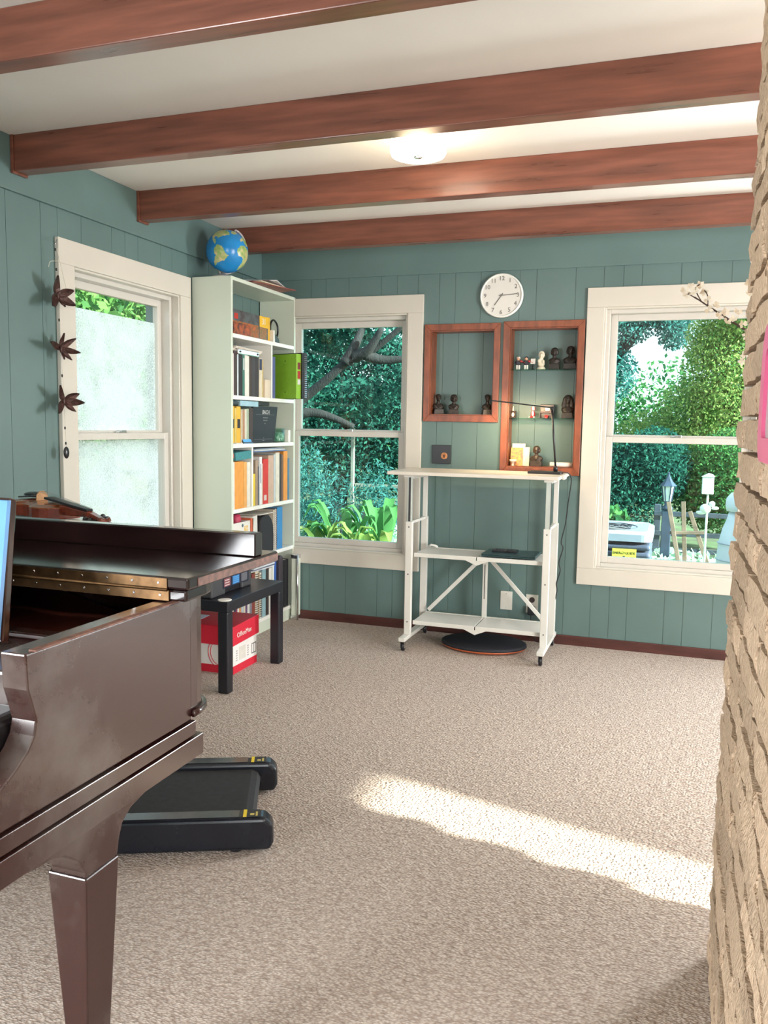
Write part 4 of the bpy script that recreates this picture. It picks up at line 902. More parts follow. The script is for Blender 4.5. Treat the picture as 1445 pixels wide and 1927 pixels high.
# on top of the bookcase
t = thing('globe', (-2.325, 4.05, BH), 'blue desk globe on top of the bookcase', 'globe')
ocean = M('globe_ocean', (.012, .21, .52), .25, var=.15, vscale=14); land = M('globe_land', (.16, .34, .07), .3, col2=(.58, .48, .25), vscale=38)
gc = Vector((-2.325, 4.05, 2.160)); gR = .112
v_ = (Vector((0, 0, CAM_H))-gc).normalized(); r_g = (_r2-v_*_r2.dot(v_)).normalized(); u_g = v_.cross(r_g)
ax = (u_g*math.cos(.42)+r_g*math.sin(.42)).normalized(); east = ax.cross(v_).normalized()
CONT = [[(-81, -5), (-78, 1), (-77, 8), (-72, 12), (-62, 10), (-52, 5), (-50, 0), (-44, -2), (-35, -6), (-38, -13), (-41, -22), (-48, -26), (-54, -34), (-62, -39), (-65, -45), (-69, -52), (-74, -52), (-74, -43), (-72, -30), (-70, -18), (-76, -14)],
        [(-17, 15), (-16, 22), (-9, 32), (0, 36), (11, 37), (20, 32), (32, 31), (43, 12), (51, 11), (40, -4), (40, -15), (35, -24), (27, -34), (18, -34), (13, -20), (12, -6), (9, 4), (-7, 5), (-13, 9)],
        [(-125, 48), (-122, 36), (-110, 23), (-97, 16), (-83, 9), (-83, 15), (-90, 21), (-97, 22), (-97, 28), (-90, 30), (-82, 26), (-80, 32), (-75, 38), (-66, 45), (-56, 52), (-64, 60), (-80, 62), (-95, 60), (-95, 70), (-125, 70), (-165, 68), (-150, 60)],
        [(-10, 36), (-9, 44), (0, 49), (8, 54), (12, 45), (20, 38), (28, 37), (40, 42), (40, 68), (12, 66), (5, 60), (-10, 52)], [(-180, -72), (180, -72), (180, -90), (-180, -90)], [(-55, 60), (-42, 60), (-20, 72), (-30, 83), (-60, 80), (-70, 77)]]
def in_poly(x, y, P_):
    c = False
    for i in range(len(P_)):
        (x1_, y1_), (x2_, y2_) = P_[i-1], P_[i]
        if (y1_ > y) != (y2_ > y) and x < (x2_-x1_)*(y-y1_)/(y2_-y1_)+x1_: c = not c
    return c
ob = MB().ball((0, 0, 0), gR, n=144, m=72).build('sphere', ocean, t, smooth=True)
for vv in ob.data.vertices:
    q = vv.co+ORG[t.name]; lon_ = math.atan2(q.y, q.x); lat_ = math.asin(max(-1, min(1, q.z/gR)))
    w_ = (v_*math.cos(lon_)+east*math.sin(lon_))*math.cos(lat_)+ax*math.sin(lat_)
    vv.co = gc+w_*gR-ORG[t.name]
ob.data.materials.append(land)
for pg in ob.data.polygons:
    w_ = (pg.center+ORG[t.name]-gc).normalized(); lat_ = math.degrees(math.asin(max(-1, min(1, w_.dot(ax))))); lon_ = math.degrees(math.atan2(w_.dot(east), w_.dot(v_)))-42
    lon_ = (lon_+180) % 360-180
    if any(in_poly(lon_, lat_+3, P_) for P_ in CONT): pg.material_index = 1
sd_ = (east*.8-v_*.6).normalized()
frame_m = M('globe_arm', (.42, .38, .36), .35, .4, var=.05)
MB().tube([gc+(ax*math.cos(a)+sd_*math.sin(a))*(gR+.008) for a in np.linspace(0, math.pi, 24)], .006, 8).build('meridian_arm', frame_m, t, smooth=True)
m = MB(); m.tube([gc+ax*gR*.97, gc+ax*(gR+.010)], .005, 8); m.tube([gc-ax*gR*.97, gc-ax*(gR+.010)], .005, 8); m.build('axis_pin', frame_m, t, smooth=True)
MB().lathe([(.060, 0), (.060, .006), (.030, .012), (.012, .020), (.010, .026)], (-2.345, 4.04, BH), n=28).build('base', frame_m, t, smooth=True)
for i in range(4):
    tag(MB(Matrix.Translation((-2.285, 4.38+.02*i, BH+.0012+i*.0062)) @ Matrix.Rotation(.18*(i-1.5), 4, 'Z')).box(-.10, .09, -.17, .19, 0, .0055).build('magazine', bmat([(.20, .05, .04), (.60, .50, .36), (.10, .07, .07), (.64, .60, .60)][i]), bevel=.001),
        ['lowest dark red', 'tan', 'dark brown', 'topmost white'][i]+' magazine on top of the bookcase beside the globe', 'magazine', 'magazines on top of the bookcase')
# aluminium framed board leaning between bookcase and wall
t = thing('folding_board', (-2.228, 4.74, 0), 'white folding board with chrome edges standing beside the bookcase', 'board')
B(-2.252, -2.212, 4.712, 4.762, .03, .395).build('panel', book_white, t, bevel=.002)
MB().box(-2.256, -2.208, 4.708, 4.766, .002, .030).box(-2.256, -2.208, 4.708, 4.766, .395, .420).build('end_clamp', chrome, t, bevel=.003)
MB().tube([(-2.206, 4.706, .002), (-2.206, 4.706, .420)], .006, 10).build('edge_tube', chrome, t, smooth=True)

# ------------------------------------------------------------------ side table, printer, box
t = thing('side_table', (-2.155, 3.55, 0), 'black square side table under the printer', 'table')
TZ = .432; lk = M('black_brown_laminate', (.010, .010, .015), .38, var=.2)
B(-2.430, -1.880, 3.265, 3.840, TZ-.050, TZ).build('table_top', lk, t, bevel=.003)
for x in (-2.430, -1.932):
    for y in (3.265, 3.788): B(x, x+.052, y, y+.052, 0, TZ-.050).build('leg', lk, t, bevel=.006)
tag(MB().lathe([(.030, 0), (.032, .002), (.032, .004), (.026, .005)], (-1.912, 3.297, TZ), n=28).build('coaster', wht, smooth=True), 'small white round coaster on the table corner', 'coaster')
t = thing('printer', (-2.17, 3.49, TZ), 'dark grey multifunction printer on the black side table', 'printer')
pm = M('printer_grey', (.045, .045, .050), .45, var=.08)
x0, x1, y0, y1 = -2.36, -1.980, 3.295, 3.680
MB().box(x0, x1, y0, y0+.13, TZ, TZ+.085).box(x0, x1, y1-.10, y1, TZ, TZ+.085).box(x0, x1-.05, y0+.13, y1-.10, TZ, TZ+.085).box(x0, x1, y0+.13, y1-.10, TZ+.035, TZ+.085).build('body', pm, t, bevel=.008)
B(x0, x1+.002, y0, y1, TZ+.0865, TZ+.145).build('scanner_lid', pm, t, bevel=.008)
B(x1-.045, x1-.012, y0+.135, y1-.105, TZ+.001, TZ+.030).build('paper_tray', black_m, t, bevel=.003)
lb = B(x1+.0008, x1+.0022, y0+.10, y1-.035, TZ+.030, TZ+.082).build('control_label', M('label_dark', (.012, .014, .03), .35, var=.1), t)
for a, b_, rgb in ((.11, .17, (.20, .06, .07)), (.19, .255, (.03, .16, .42)), (.275, .335, (.10, .10, .12))): B(x1+.0022, x1+.0027, y0+a, y0+b_, TZ+.036, TZ+.076).build('label_block', bmat(rgb), lb)
for k in range(4): B(x1+.0027, x1+.003, y0+.197, y0+.25, TZ+.041+k*.009, TZ+.0445+k*.009).build('label_line', bmat((.10, .30, .55)), lb)
for k in range(3): B(x1+.0027, x1+.003, y0+.116, y0+.16, TZ+.041+k*.012, TZ+.045+k*.012).build('label_line', bmat((.55, .5, .5)), lb)
text('lettering', 'brother', .022, wht, t, (x1+.0025, y0+.225, TZ+.122), (0, 1, 0), (0, 0, 1))
t = thing('storage_box', (-2.18, 3.665, 0), 'red and white cardboard storage box under the side table', 'box')
redc = M('red_carton', (.56, .012, .035), .55, var=.06); whc = M('white_carton', (.70, .68, .66), .65, var=.04)
B(-2.35, -2.010, 3.545, 3.790, 0, .200).build('body', whc, t, bevel=.002)
MB().box(-2.3505, -2.0095, 3.5445, 3.7905, .0, .040).build('red_base_band', redc, t)
mx = Matrix.Translation((-2.18, 3.665, .150)) @ Matrix.Rotation(.035, 4, 'X')
MB(mx).box(-.176, .178, -.134, .138, .0, .098).build('lid', redc, t, bevel=.003)
MB(mx).box(-.11, -.05, -.09, .03, .098, .0988).build('lid_label', bmat((.50, .52, .62)), t)
text('lettering', 'OfficeMax', .036, wht, t, mx @ Vector((.1788, -.02, .045)), mx.to_3x3() @ Vector((0, 1, 0)), mx.to_3x3() @ Vector((0, 0, 1)))
for y in (3.575, 3.690): 
    for k in range(5): B(-2.0099, -2.0093, y, y+.013, .060+k*.012, .066+k*.012).build('printed_bar', bmat((.35, .33, .32)), t)
B(-2.0099, -2.0093, 3.605, 3.672, .058, .125).build('printed_panel', bmat((.60, .57, .52)), t)
for b_ in ((3.735, 3.783, .058, .062), (3.735, 3.783, .108, .112), (3.735, 3.739, .062, .108), (3.779, 3.783, .062, .108), (3.756, 3.759, .062, .108)): B(-2.0099, -2.0093, *b_).build('printed_stamp', ink, t)
for r in (.075, .062): MB().tube([(-2.075+r*math.cos(a), 3.5440, .105+r*1.1*math.sin(a)) for a in np.linspace(2.0, 4.6, 14)], .0016, 5).build('printed_arc', redc, t)

# ------------------------------------------------------------------ grand piano
pt_ = thing('grand_piano', (-1.6, 1.6, 0), 'worn dark mahogany grand piano with its lid flap folded back', 'piano')
XS = -.930                                         # treble side plane
side = [(1.000, .883), (1.003, .825), (1.012, .797), (1.019, .770), (1.014, .748), (1.000, .729), (.974, .708), (.941, .688), (.88, .668), (.84, .66), (.84, .622), (1.466, .622), (1.466, .883)]
MB().prism(side, 'x', XS-.050, XS).build('treble_side', piano_m, pt_, bevel=.003)
MB().prism(side, 'x', -2.38, -2.33).build('bass_side', piano_m, pt_, bevel=.003)
outl = [(-.930, 1.464), (-.931, 1.490), (-.937, 1.515), (-.952, 1.540), (-.975, 1.560), (-1.02, 1.590), (-1.10, 1.635), (-1.25, 1.705), (-1.42, 1.78), (-1.60, 1.89), (-1.75, 2.04), (-1.86, 2.22), (-1.94, 2.36), (-2.05, 2.45), (-2.20, 2.46), (-2.33, 2.39), (-2.38, 2.27), (-2.38, 1.464)]
def offset(P, d):
    out = []
    for i, p in enumerate(P):
        a = Vector(P[max(i-1, 0)]); b_ = Vector(P[min(i+1, len(P)-1)]); tn = (b_-a).normalized(); out.append((p[0]-tn.y*d, p[1]+tn.x*d))
    return out
ini = offset(outl, .045); n = len(outl)
m = MB(); V = [(x, y, .640) for x, y in outl]+[(x, y, .883) for x, y in outl]+[(x, y, .640) for x, y in ini]+[(x, y, .883) for x, y in ini]; Fc = []
for i in range(n-1): Fc += [(i, i+1, n+i+1, n+i), (2*n+i+1, 2*n+i, 3*n+i, 3*n+i+1), (n+i, n+i+1, 3*n+i+1, 3*n+i), (i+1, i, 2*n+i, 2*n+i+1)]
Fc += [(0, n, 3*n, 2*n), (n-1, 3*n-1, 4*n-1, 2*n-1)]
m.add(V, Fc); m.build('rim', piano_m, pt_, smooth=False)
bead = offset(outl[:10], -.004)
MB().tube([(x, y, .636) for x, y in bead], .008, 8).build('rim_bead', piano_m, pt_, smooth=True)
MB().prism(offset(outl, .040), 'z', .645, .665).build('soundboard', piano_in, pt_)
MB().prism([(-.982, 1.285), (-.982, 1.49), (-1.10, 1.56), (-1.30, 1.65), (-1.6, 1.80), (-2.2, 1.9), (-2.325, 1.85), (-2.325, 1.285)], 'z', .775, .800).build('iron_plate', piano_in, pt_, bevel=.004)
MB().tube([(x, y, .802) for x, y in smooth_path([(-1.02, 1.50, 0), (-1.18, 1.535, 0), (-1.30, 1.52, 0), (-1.42, 1.535, 0), (-1.6, 1.53, 0)]) for x, y in [(x, y)]] if False else [(p.x, p.y, .802) for p in smooth_path([(-1.02, 1.50, 0), (-1.18, 1.535, 0), (-1.30, 1.52, 0), (-1.42, 1.535, 0), (-1.6, 1.53, 0)])], .006, 8).build('plate_rib', piano_in, pt_, smooth=True)
B(-2.325, -.982, 1.075, 1.285, .700, .822).build('fallboard', piano_m, pt_, bevel=.006)
B(-2.325, -.982, 1.255, 1.290, .822, .834).build('fallboard_ridge', piano_m, pt_, bevel=.003)
B(-2.325, -.982, .86, 1.45, .560, .668).build('keybed', dark_m, pt_, bevel=.004)
B(-1.06, -.982, .90, 1.075, .668, .772).build('key_block', dark_m, pt_, bevel=.02, seg=4)
B(-2.325, -2.25, .90, 1.075, .668, .772).build('key_block', dark_m, pt_, bevel=.02, seg=4)
B(-2.325, -.982, .845, .86, .60, .690).build('key_slip', piano_m, pt_, bevel=.004)
ivory_key = M('key_ivory', (.70, .64, .50), .3, var=.05)
kw = (2.25-1.06)/50
wk = MB().box(0, kw-.0012, .862, 1.073, .690, .712).build('white_key', ivory_key); km = wk.data
bpy.data.objects.remove(wk)
for i in range(50):
    o = bpy.data.objects.new('white_key', km); C.objects.link(o); o.parent = pt_; o.location = Vector((-2.25+i*kw, 0, 0))-ORG[pt_.name]
bk = MB().box(-.005, .005, .935, 1.073, .713, .722).build('black_key', black_m); km2 = bk.data; bpy.data.objects.remove(bk)
for i in range(49):
    if i % 7 in (0, 2, 3, 5, 6):
        o = bpy.data.objects.new('black_key', km2); C.objects.link(o); o.parent = pt_; o.location = Vector((-2.25+(i+1)*kw, 0, 0))-ORG[pt_.name]
# worn top edge of the treble side
MB().box(XS-.012, XS+.001, 1.02, 1.44, .882, .885).build('worn_edge', piano_wear, pt_)
# mouldings below the side
B(XS-.045, XS+.004, .84, 1.476, .588, .618).build('lower_moulding', piano_m, pt_, bevel=.0015); B(XS-.06, XS+.009, .84, 1.497, .540, .585).build('lower_moulding', piano_m, pt_, bevel=.0015)
B(-2.36, -2.30, .84, 1.497, .540, .618).build('lower_moulding', piano_m, pt_, bevel=.005)
br = [(.955, .540), (.965, .533), (1.027, .524), (1.053, .523), (1.083, .513), (1.114, .488), (1.131, .457), (1.131, .447), (1.218, .447), (1.221, .456), (1.226, .479), (1.236, .502), (1.262, .520), (1.312, .531), (1.385, .535), (1.385, .540)]
def leg(dx):
    lgp = MB().prism([(y, z) for y, z in br], 'x', XS-.078+dx, XS-.004+dx).build('leg_bracket', piano_m, pt_, bevel=.004)
    a = [(XS-.085+dx, 1.129, .447), (XS-.002+dx, 1.129, .447), (XS-.002+dx, 1.221, .447), (XS-.085+dx, 1.221, .447)]
    b_ = [(XS-.042+dx, 1.125, .055), (XS-.004+dx, 1.125, .055), (XS-.004+dx, 1.183, .055), (XS-.042+dx, 1.183, .055)]
    lg = MB().hexa(b_, a).build('leg', piano_m, pt_, bevel=.003)
    MB().lathe([(.010, -.010), (.024, -.009), (.024, .009), (.010, .010)], (XS-.023+dx, 1.155, .025), 'x', 18).build('caster_wheel', brass, lg, smooth=True)
    MB().box(XS-.036+dx, XS-.010+dx, 1.140, 1.170, .030, .056).build('caster_cup', brass, lg, bevel=.003)
leg(0); leg(-1.37)
m = MB().hexa([(-2.16, 2.17, .05), (-2.1, 2.17, .05), (-2.1, 2.23, .05), (-2.16, 2.23, .05)], [(-2.18, 2.15, .645), (-2.08, 2.15, .645), (-2.08, 2.25, .645), (-2.18, 2.25, .645)])
lg = m.build('leg', piano_m, pt_, bevel=.003); MB().lathe([(.010, -.010), (.025, -.009), (.025, .009), (.010, .010)], (-2.13, 2.20, .026), 'x', 18).build('caster_wheel', brass, lg, smooth=True)
# lid, folded flap, hinge
lid_o = offset(outl, -.022)
lidp = [(-.906, 1.412)]+[q for q in lid_o if q[1] > 1.43]+[(-2.402, 1.412)]
MB().prism(lidp, 'z', .8845, .9085).build('main_lid', piano_top, pt_, bevel=.005)
MB().prism([(-.897, 1.405), (-.897, 1.800), (-.905, 1.812), (-2.402, 1.812), (-2.402, 1.405)], 'z', .9105, .935).build('lid_flap', piano_top, pt_, bevel=.005)
MB().box(-.900, -.8955, 1.44, 1.798, .914, .931).build('worn_flap_edge', piano_wear, pt_)
h1 = MB().box(-2.38, -.945, 1.4025, 1.4048, .913, .9325).build('hinge_leaf', brass, pt_); h2 = MB().box(-2.38, -.945, 1.4085, 1.4118, .886, .9075).build('hinge_leaf', brass, pt_)
MB().tube([(-2.38, 1.4035, .9095), (-.945, 1.4035, .9095)], .0035, 8).build('hinge_barrel', brass, pt_, smooth=True)
for k in range(13):
    x = -.965-k*.062
    MB().lathe([(.0032, 0), (.0022, -.0012)], (x, 1.4025, .923), 'y', 8).build('hinge_screw', chrome, h1); MB().lathe([(.0032, 0), (.0022, -.0012)], (x, 1.4085, .897), 'y', 8).build('hinge_screw', chrome, h2)
B(-2.30, -.905, 1.700, 1.735, .935, .990).build('flap_rail', piano_top, pt_, bevel=.003)
# music desk
md = [(-1.150, 1.180, .836), (-2.15, 1.180, .836), (-2.05, 1.330, 1.087), (-1.262, 1.330, 1.087)]
MB().hexa(md, [(x, y+.018, z-.008) for x, y, z in md]).build('music_desk', M('desk_varnish', (.05, .018, .014), .12, var=.3, vscale=6, coat=.8), pt_, bevel=.004)

refl_pts = [(-1.150, 1.166, .838), (-1.48, 1.166, .838), (-1.48, 1.306, 1.083), (-1.247, 1.306, 1.083)]  # slab added on the music desk; its blue is a painted sky reflection
t = thing('desk_reflection', (-1.35, 1.2, .84), 'pale blue panel painted as the sky reflection on the piano music desk at the left edge', 'painted reflection')
MB().hexa(refl_pts, [(x, y+.010, z) for x, y, z in refl_pts]).build('cover', M('painted_sky_reflection', (.14, .34, .66), .35, var=.06), t, bevel=.001)

# violin on the lid
vx = Matrix.Translation((-2.05, 2.305, .9095)) @ Matrix.Rotation(math.atan2(-.17, .42), 4, 'Z')
t = thing('violin', tuple(vx.translation), 'reddish brown violin lying on the piano lid', 'violin')
half = [(-.190, .0), (-.188, .045), (-.172, .080), (-.140, .100), (-.105, .102), (-.075, .090), (-.055, .068), (-.030, .057), (.0, .055), (.028, .058), (.045, .068), (.062, .079), (.090, .083), (.125, .076), (.150, .055), (.165, .025), (.166, 0)]
vo = half+[(x, -y) for x, y in half[-2:0:-1]]
def sc(P, k): return [(x*k, y*k) for x, y in P]
vr = M('violin_ribs', (.16, .028, .012), .25, var=.4, vscale=20, coat=.5); vt = M('violin_top', (.24, .065, .018), .25, var=.35, vscale=25, stretch=(1, 8, 1), coat=.5)
MB(vx).prism(sc(vo, .97), 'z', .010, .042).build('ribs', vr, t)
MB(vx).prism(vo, 'z', .006, .010).build('back_plate', vr, t, bevel=.002)
m = MB(vx); k = len(vo); L = [[(x, y, .042) for x, y in vo], [(x, y, .046) for x, y in vo], [(x*.8, y*.7, .053) for x, y in vo], [(x*.5, y*.3, .057) for x, y in vo]]
m.add([p for l in L for p in l], [tuple(range(k))[::-1], tuple(range(3*k, 4*k))]+[(a*k+i, a*k+(i+1) % k, (a+1)*k+(i+1) % k, (a+1)*k+i) for a in range(3) for i in range(k)]); m.build('top_plate', vt, t, smooth=False)
MB(vx).prism([(-.021, .057), (.021, .057), (.019, .078), (.008, .090), (-.008, .090), (-.019, .078)], 'x', -.004, .0).build('bridge', M('bridge_maple', (.50, .27, .12), .5, var=.2, vscale=60), t, bevel=.001)
MB(vx).hexa([(.05, -.020, .066), (.05, .020, .066), (.315, .012, .044), (.315, -.012, .044)], [(.05, -.020, .074), (.05, .020, .074), (.315, .012, .052), (.315, -.012, .052)]).build('fingerboard', black_m, t, bevel=.002)
MB(vx).hexa([(.150, -.016, .020), (.150, .016, .020), (.320, .011, .026), (.320, -.011, .026)], [(.150, -.018, .055), (.150, .018, .055), (.320, .012, .044), (.320, -.012, .044)]).build('neck', vr, t, bevel=.004)
MB(vx).hexa([(.320, -.011, .018), (.320, .011, .018), (.385, .008, .004), (.385, -.008, .004)], [(.320, -.012, .044), (.320, .012, .044), (.385, .009, .030), (.385, -.009, .030)]).build('pegbox', vr, t, bevel=.002)
MB(vx).lathe([(.006, -.020), (.016, -.018), (.010, -.010), (.013, 0), (.010, .010), (.016, .018), (.006, .020)], (.398, 0, .017), 'y', 16).build('scroll', vr, t, smooth=True)
for i, (x, s) in enumerate(((.335, 1), (.348, -1), (.362, 1), (.374, -1))):
    MB(vx).tube([(x, -s*.012, .028-.01*i/4), (x, s*.030, .028-.01*i/4)], .003, 6).lathe([(.003, -.004), (.008, -.003), (.008, .003), (.003, .004)], (x, s*.034, .028-.01*i/4), 'x', 10).build('peg', black_m, t, smooth=True)
MB(vx).hexa([(-.165, -.008, .056), (-.165, .008, .056), (-.055, .020, .066), (-.055, -.020, .066)], [(-.165, -.008, .062), (-.165, .008, .062), (-.055, .020, .071), (-.055, -.020, .071)]).build('tailpiece', black_m, t, bevel=.002)
MB(vx).ball((-.145, .045, .066), .050, .034, .010).build('chin_rest', black_m, t, smooth=True)
for s in range(4):
    y = (s-1.5)*.009; MB(vx).tube([(-.055, y*.9, .072), (0, y, .0885), (.315, y*.55, .054)], .0006, 4).build('string', chrome, t)

# ------------------------------------------------------------------ walking pad
wx = Matrix.Translation((-1.052, 2.065, 0)) @ Matrix.Rotation(math.atan2(.42, .907), 4, 'Z')     # local x: length (towards the open end), y: across
t = thing('walking_pad', tuple(wx.translation), 'black walking pad treadmill on the carpet under the piano', 'treadmill')
wb = M('treadmill_plastic', (.010, .012, .018), .25, var=.2); wb2 = M('treadmill_belt', (.016, .016, .018), .75, var=.25, vscale=50)
WL, WW = 1.25, .455
for y0, y1 in ((0, .062), (WW-.062, WW)):
    rl = MB(wx).prism([(-WL, .008), (.0, .008), (.010, .030), (.008, .085), (-.015, .108), (-WL, .108)], 'y', y0, y1).build('side_rail', wb, t, bevel=.012, seg=3)
    MB(wx).box(-WL+.02, -.09, y0+.010, y1-.010, .1082, .1094).build('top_strip', M('rail_gloss', (.05, .055, .065), .12, var=.1), rl)
    wl_ = MB(wx).box(-.078, -.030, y0+.008, y1-.008, .1082, .1092).build('warning_label', ink, rl)
    MB(wx).box(-.078, -.068, y0+.008, y1-.008, .1092, .1098).build('yellow_stripe', M('safety_yellow', (.75, .55, .02), .5, var=.05), wl_)
    MB(wx).box(-.058, -.046, y0+.018, y0+.030, .1092, .1096).box(-.042, -.036, y0+.014, y0+.040, .1092, .1096).build('printed_symbol', M('label_yellow', (.5, .4, .1), .5, var=.05), wl_)
MB(wx).prism([(-WL+.01, .03), (-.060, .03), (-.048, .045), (-.046, .062), (-.056, .080), (-.075, .088), (-WL+.01, .088)], 'y', .0625, WW-.0625).build('belt', wb2, t)
MB(wx).tube([(-.085, .063, .058), (-.085, WW-.063, .058)], .026, 12).build('roller', chrome, t, smooth=True)
MB(wx).box(-WL-.10, -WL+.01, 0, WW, .008, .118).build('motor_hood', wb, t, bevel=.015, seg=3)
m = MB(wx)
for x in (-.10, -1.1):
    for y in (.03, WW-.03): m.lathe([(.018, 0), (.018, .010)], (x, y, 0), n=12)
m.build('rubber_feet', black_m, t)

# ------------------------------------------------------------------ butterfly garland on the left window
GX = XL+.050; t = thing('butterfly_garland', (GX, 2.88, 1.98), 'brown metal butterfly garland hanging beside the frosted window', 'garland')
gmt = M('butterfly_metal', (.065, .030, .026), .4, .5, var=.4, vscale=60)
MB().tube([(XL+.001, 2.935, 1.985), (GX-.01, 2.90, 1.990), (GX, 2.880, 1.975), (GX, 2.874, 1.962)], .0018, 6).build('hook', chrome, t, smooth=True)
cordp = [(GX, 2.876, 1.965), (GX, 2.886, 1.76), (GX, 2.896, 1.542), (GX, 2.906, 1.323), (GX, 2.914, 1.13)]
MB().tube(cordp, .0008, 4).build('thread', M('thread', (.45, .42, .36), .7, var=.1), t)
for pz in ([(2.880, 1.95), (2.915, 1.84), (2.93, 1.79), (2.90, 1.78)], [(2.89, 1.90), (2.85, 1.893), (2.835, 1.885), (2.828, 1.865)]):
    MB().tube(smooth_path([(GX+.005, y, z) for y, z in pz]), .0012, 5).build('raffia_end', M('raffia', (.62, .58, .48), .7, var=.1), t, smooth=True)
def wing(c, ang, L, w, tw):
    d = Vector((0, math.cos(ang), math.sin(ang))); pe = Vector((0, -math.sin(ang), math.cos(ang))); nrm = Vector((1, 0, 0)); vs = []; fs = []
    N = 7
    for i in range(N+1):
        u = i/N; ww = w*math.sin(math.pi*min(1, .12+u*.86))**.8; bend = tw*u*u*L
        base = Vector(c)+d*L*u+nrm*bend; 
        for s, q in ((-1, .004), (0, -.003), (1, .004)): vs.append(base+pe*ww*s*.5+nrm*q)
    for i in range(N):
        for j in range(2): fs.append((i*3+j, i*3+j+1, i*3+j+4, i*3+j+3))
    return vs, fs
for c, W_ in (((GX, 2.886, 1.76), [(2.2, .088, .050, .5), (3.75, .095, .046, .4), (.45, .065, .036, .5), (-.5, .072, .040, .5), (-1.1, .050, .028, .3)]),
              ((GX, 2.896, 1.542), [(2.95, .100, .030, .3), (1.85, .065, .030, .5), (.8, .065, .028, .6), (-.15, .075, .026, .5), (-.9, .058, .024, .4), (-1.5, .045, .02, .3)]),
              ((GX, 2.906, 1.323), [(2.35, .090, .034, .4), (3.75, .092, .038, .4), (.55, .066, .034, .5), (-.05, .075, .034, .6), (-.8, .060, .028, .4)])):
    bt = MB().ball(c, .006, .007, .018).build('butterfly', gmt, t, smooth=True)
    for (a, L, w, tw) in W_:
        vs_, fs_ = wing(c, a, L, w, tw); m = MB(); m.add(vs_, fs_); o = m.build('wing', gmt, bt); md_ = o.modifiers.new('thick', 'SOLIDIFY'); md_.thickness = .0012
for z in (1.945, 1.865, 1.66, 1.43, 1.21, 1.145): MB().ball((GX, 2.914+(1.10-z)*.0447, z), .004, .004, .007, n=6, m=4).build('bead', ink, t)
MB().ball((GX, 2.914, 1.105), .008, .016, .026).build('stone', M('dark_stone', (.012, .012, .016), .2, var=.2), t, smooth=True)

# ------------------------------------------------------------------ blossom branches and the pink-rimmed board on the chimney
blm = M('blossom_petal', (.70, .62, .50), .6, var=.06); twig = M('twig', (.06, .035, .028), .8, var=.3)
t = thing('wall_pocket', (.30, 2.06, 1.30), 'small dark wall pocket behind the brick corner holding blossom branches', 'vase')
MB().lathe([(.012, -.09), (.035, -.07), (.045, .02), (.048, .06), (.043, .06), (.038, .0)], (.30, 2.068, 1.36), n=18).build('vessel', dk, t, smooth=True)
B(.28, .32, 2.010, 2.03, 1.33, 1.40).build('bracket', dk, t)
def branch(name, pts, flowers, label, tw=()):
    t = thing(name, pts[0], label, 'branch', 'blossom branches')
    sp = smooth_path(pts); MB().tube(sp, [.0035*(1-.6*i/len(sp)) for i in range(len(sp))], 6).build('stem', twig, t, smooth=True)
    for q in tw: MB().tube(smooth_path(q), .0014, 5).build('twig', twig, t, smooth=True)
    rg = random.Random(3)
    for (x, y, z) in flowers:
        n = Vector((rg.uniform(-.6, .6), -1, rg.uniform(-.5, .7))).normalized(); a = n.orthogonal().normalized(); b_ = n.cross(a); m = MB()
        for k in range(5):
            th = k*2*math.pi/5+rg.random(); d_ = a*math.cos(th)+b_*math.sin(th); s_ = n.cross(d_); c0 = Vector((x, y, z)); L_ = .0115
            m.add([c0, c0+d_*L_*.55+s_*.0045+n*.003, c0+d_*L_+n*.0055, c0+d_*L_*.55-s_*.0045+n*.003], [(0, 1, 2, 3)])
        m.ball((x, y, z), .0022, n=6, m=4); m.build('blossom', blm, t)
yb = 2.2
branch('blossom_branch', [(.31, 2.07, 1.38), (.24, 2.13, 1.43), (.157, yb, 1.481), (.107, yb, 1.513), (.075, yb, 1.535), (.045, yb, 1.556), (.028, yb, 1.568)],
       [(.150, yb-.01, 1.470), (.140, yb, 1.500), (.155, yb, 1.520), (.122, yb-.01, 1.512), (.128, yb, 1.528), (.105, yb-.01, 1.505), (.100, yb, 1.530), (.085, yb-.01, 1.518), (.078, yb, 1.545), (.062, yb-.01, 1.535), (.060, yb, 1.560), (.030, yb-.01, 1.578), (.012, yb, 1.575), (.022, yb-.01, 1.592), (.040, yb, 1.595), (.005, yb-.01, 1.582), (.050, yb, 1.580), (.150, yb-.01, 1.425), (.146, yb, 1.412)],
       'white blossom branch reaching out from behind the brick corner across the window',
       [[(.060, yb, 1.545), (.058, yb, 1.57), (.050, yb-.005, 1.582)], [(.045, yb, 1.556), (.030, yb, 1.585), (.038, yb-.004, 1.597)], [(.035, yb, 1.562), (.020, yb, 1.572), (.008, yb-.004, 1.578)], [(.157, yb, 1.481), (.153, yb-.003, 1.45), (.150, yb-.005, 1.42)]])
branch('blossom_branch', [(.30, 2.07, 1.40), (.24, 2.15, 1.47), (.19, yb, 1.54), (.175, yb, 1.60), (.172, yb, 1.63)],
       [(.160, yb, 1.640), (.155, yb-.005, 1.615), (.148, yb, 1.597), (.158, yb-.005, 1.590), (.152, yb, 1.570), (.160, yb-.005, 1.655)],
       'short blossom twig peeking over the brick edge above the window branch', [[(.18, yb, 1.58), (.165, yb, 1.59), (.152, yb, 1.597)], [(.174, yb, 1.61), (.165, yb, 1.63), (.160, yb, 1.640)]])
def rrect(y0, y1, z0, z1, r, k=6):
    P_ = []
    for (cy_, cz_, a0) in ((y1-r, z1-r, 0), (y0+r, z1-r, 90), (y0+r, z0+r, 180), (y1-r, z0+r, 270)):
        for i in range(k+1):
            a = math.radians(a0+90*i/k); P_.append((cy_+r*math.cos(a), cz_+r*math.sin(a)))
    return P_
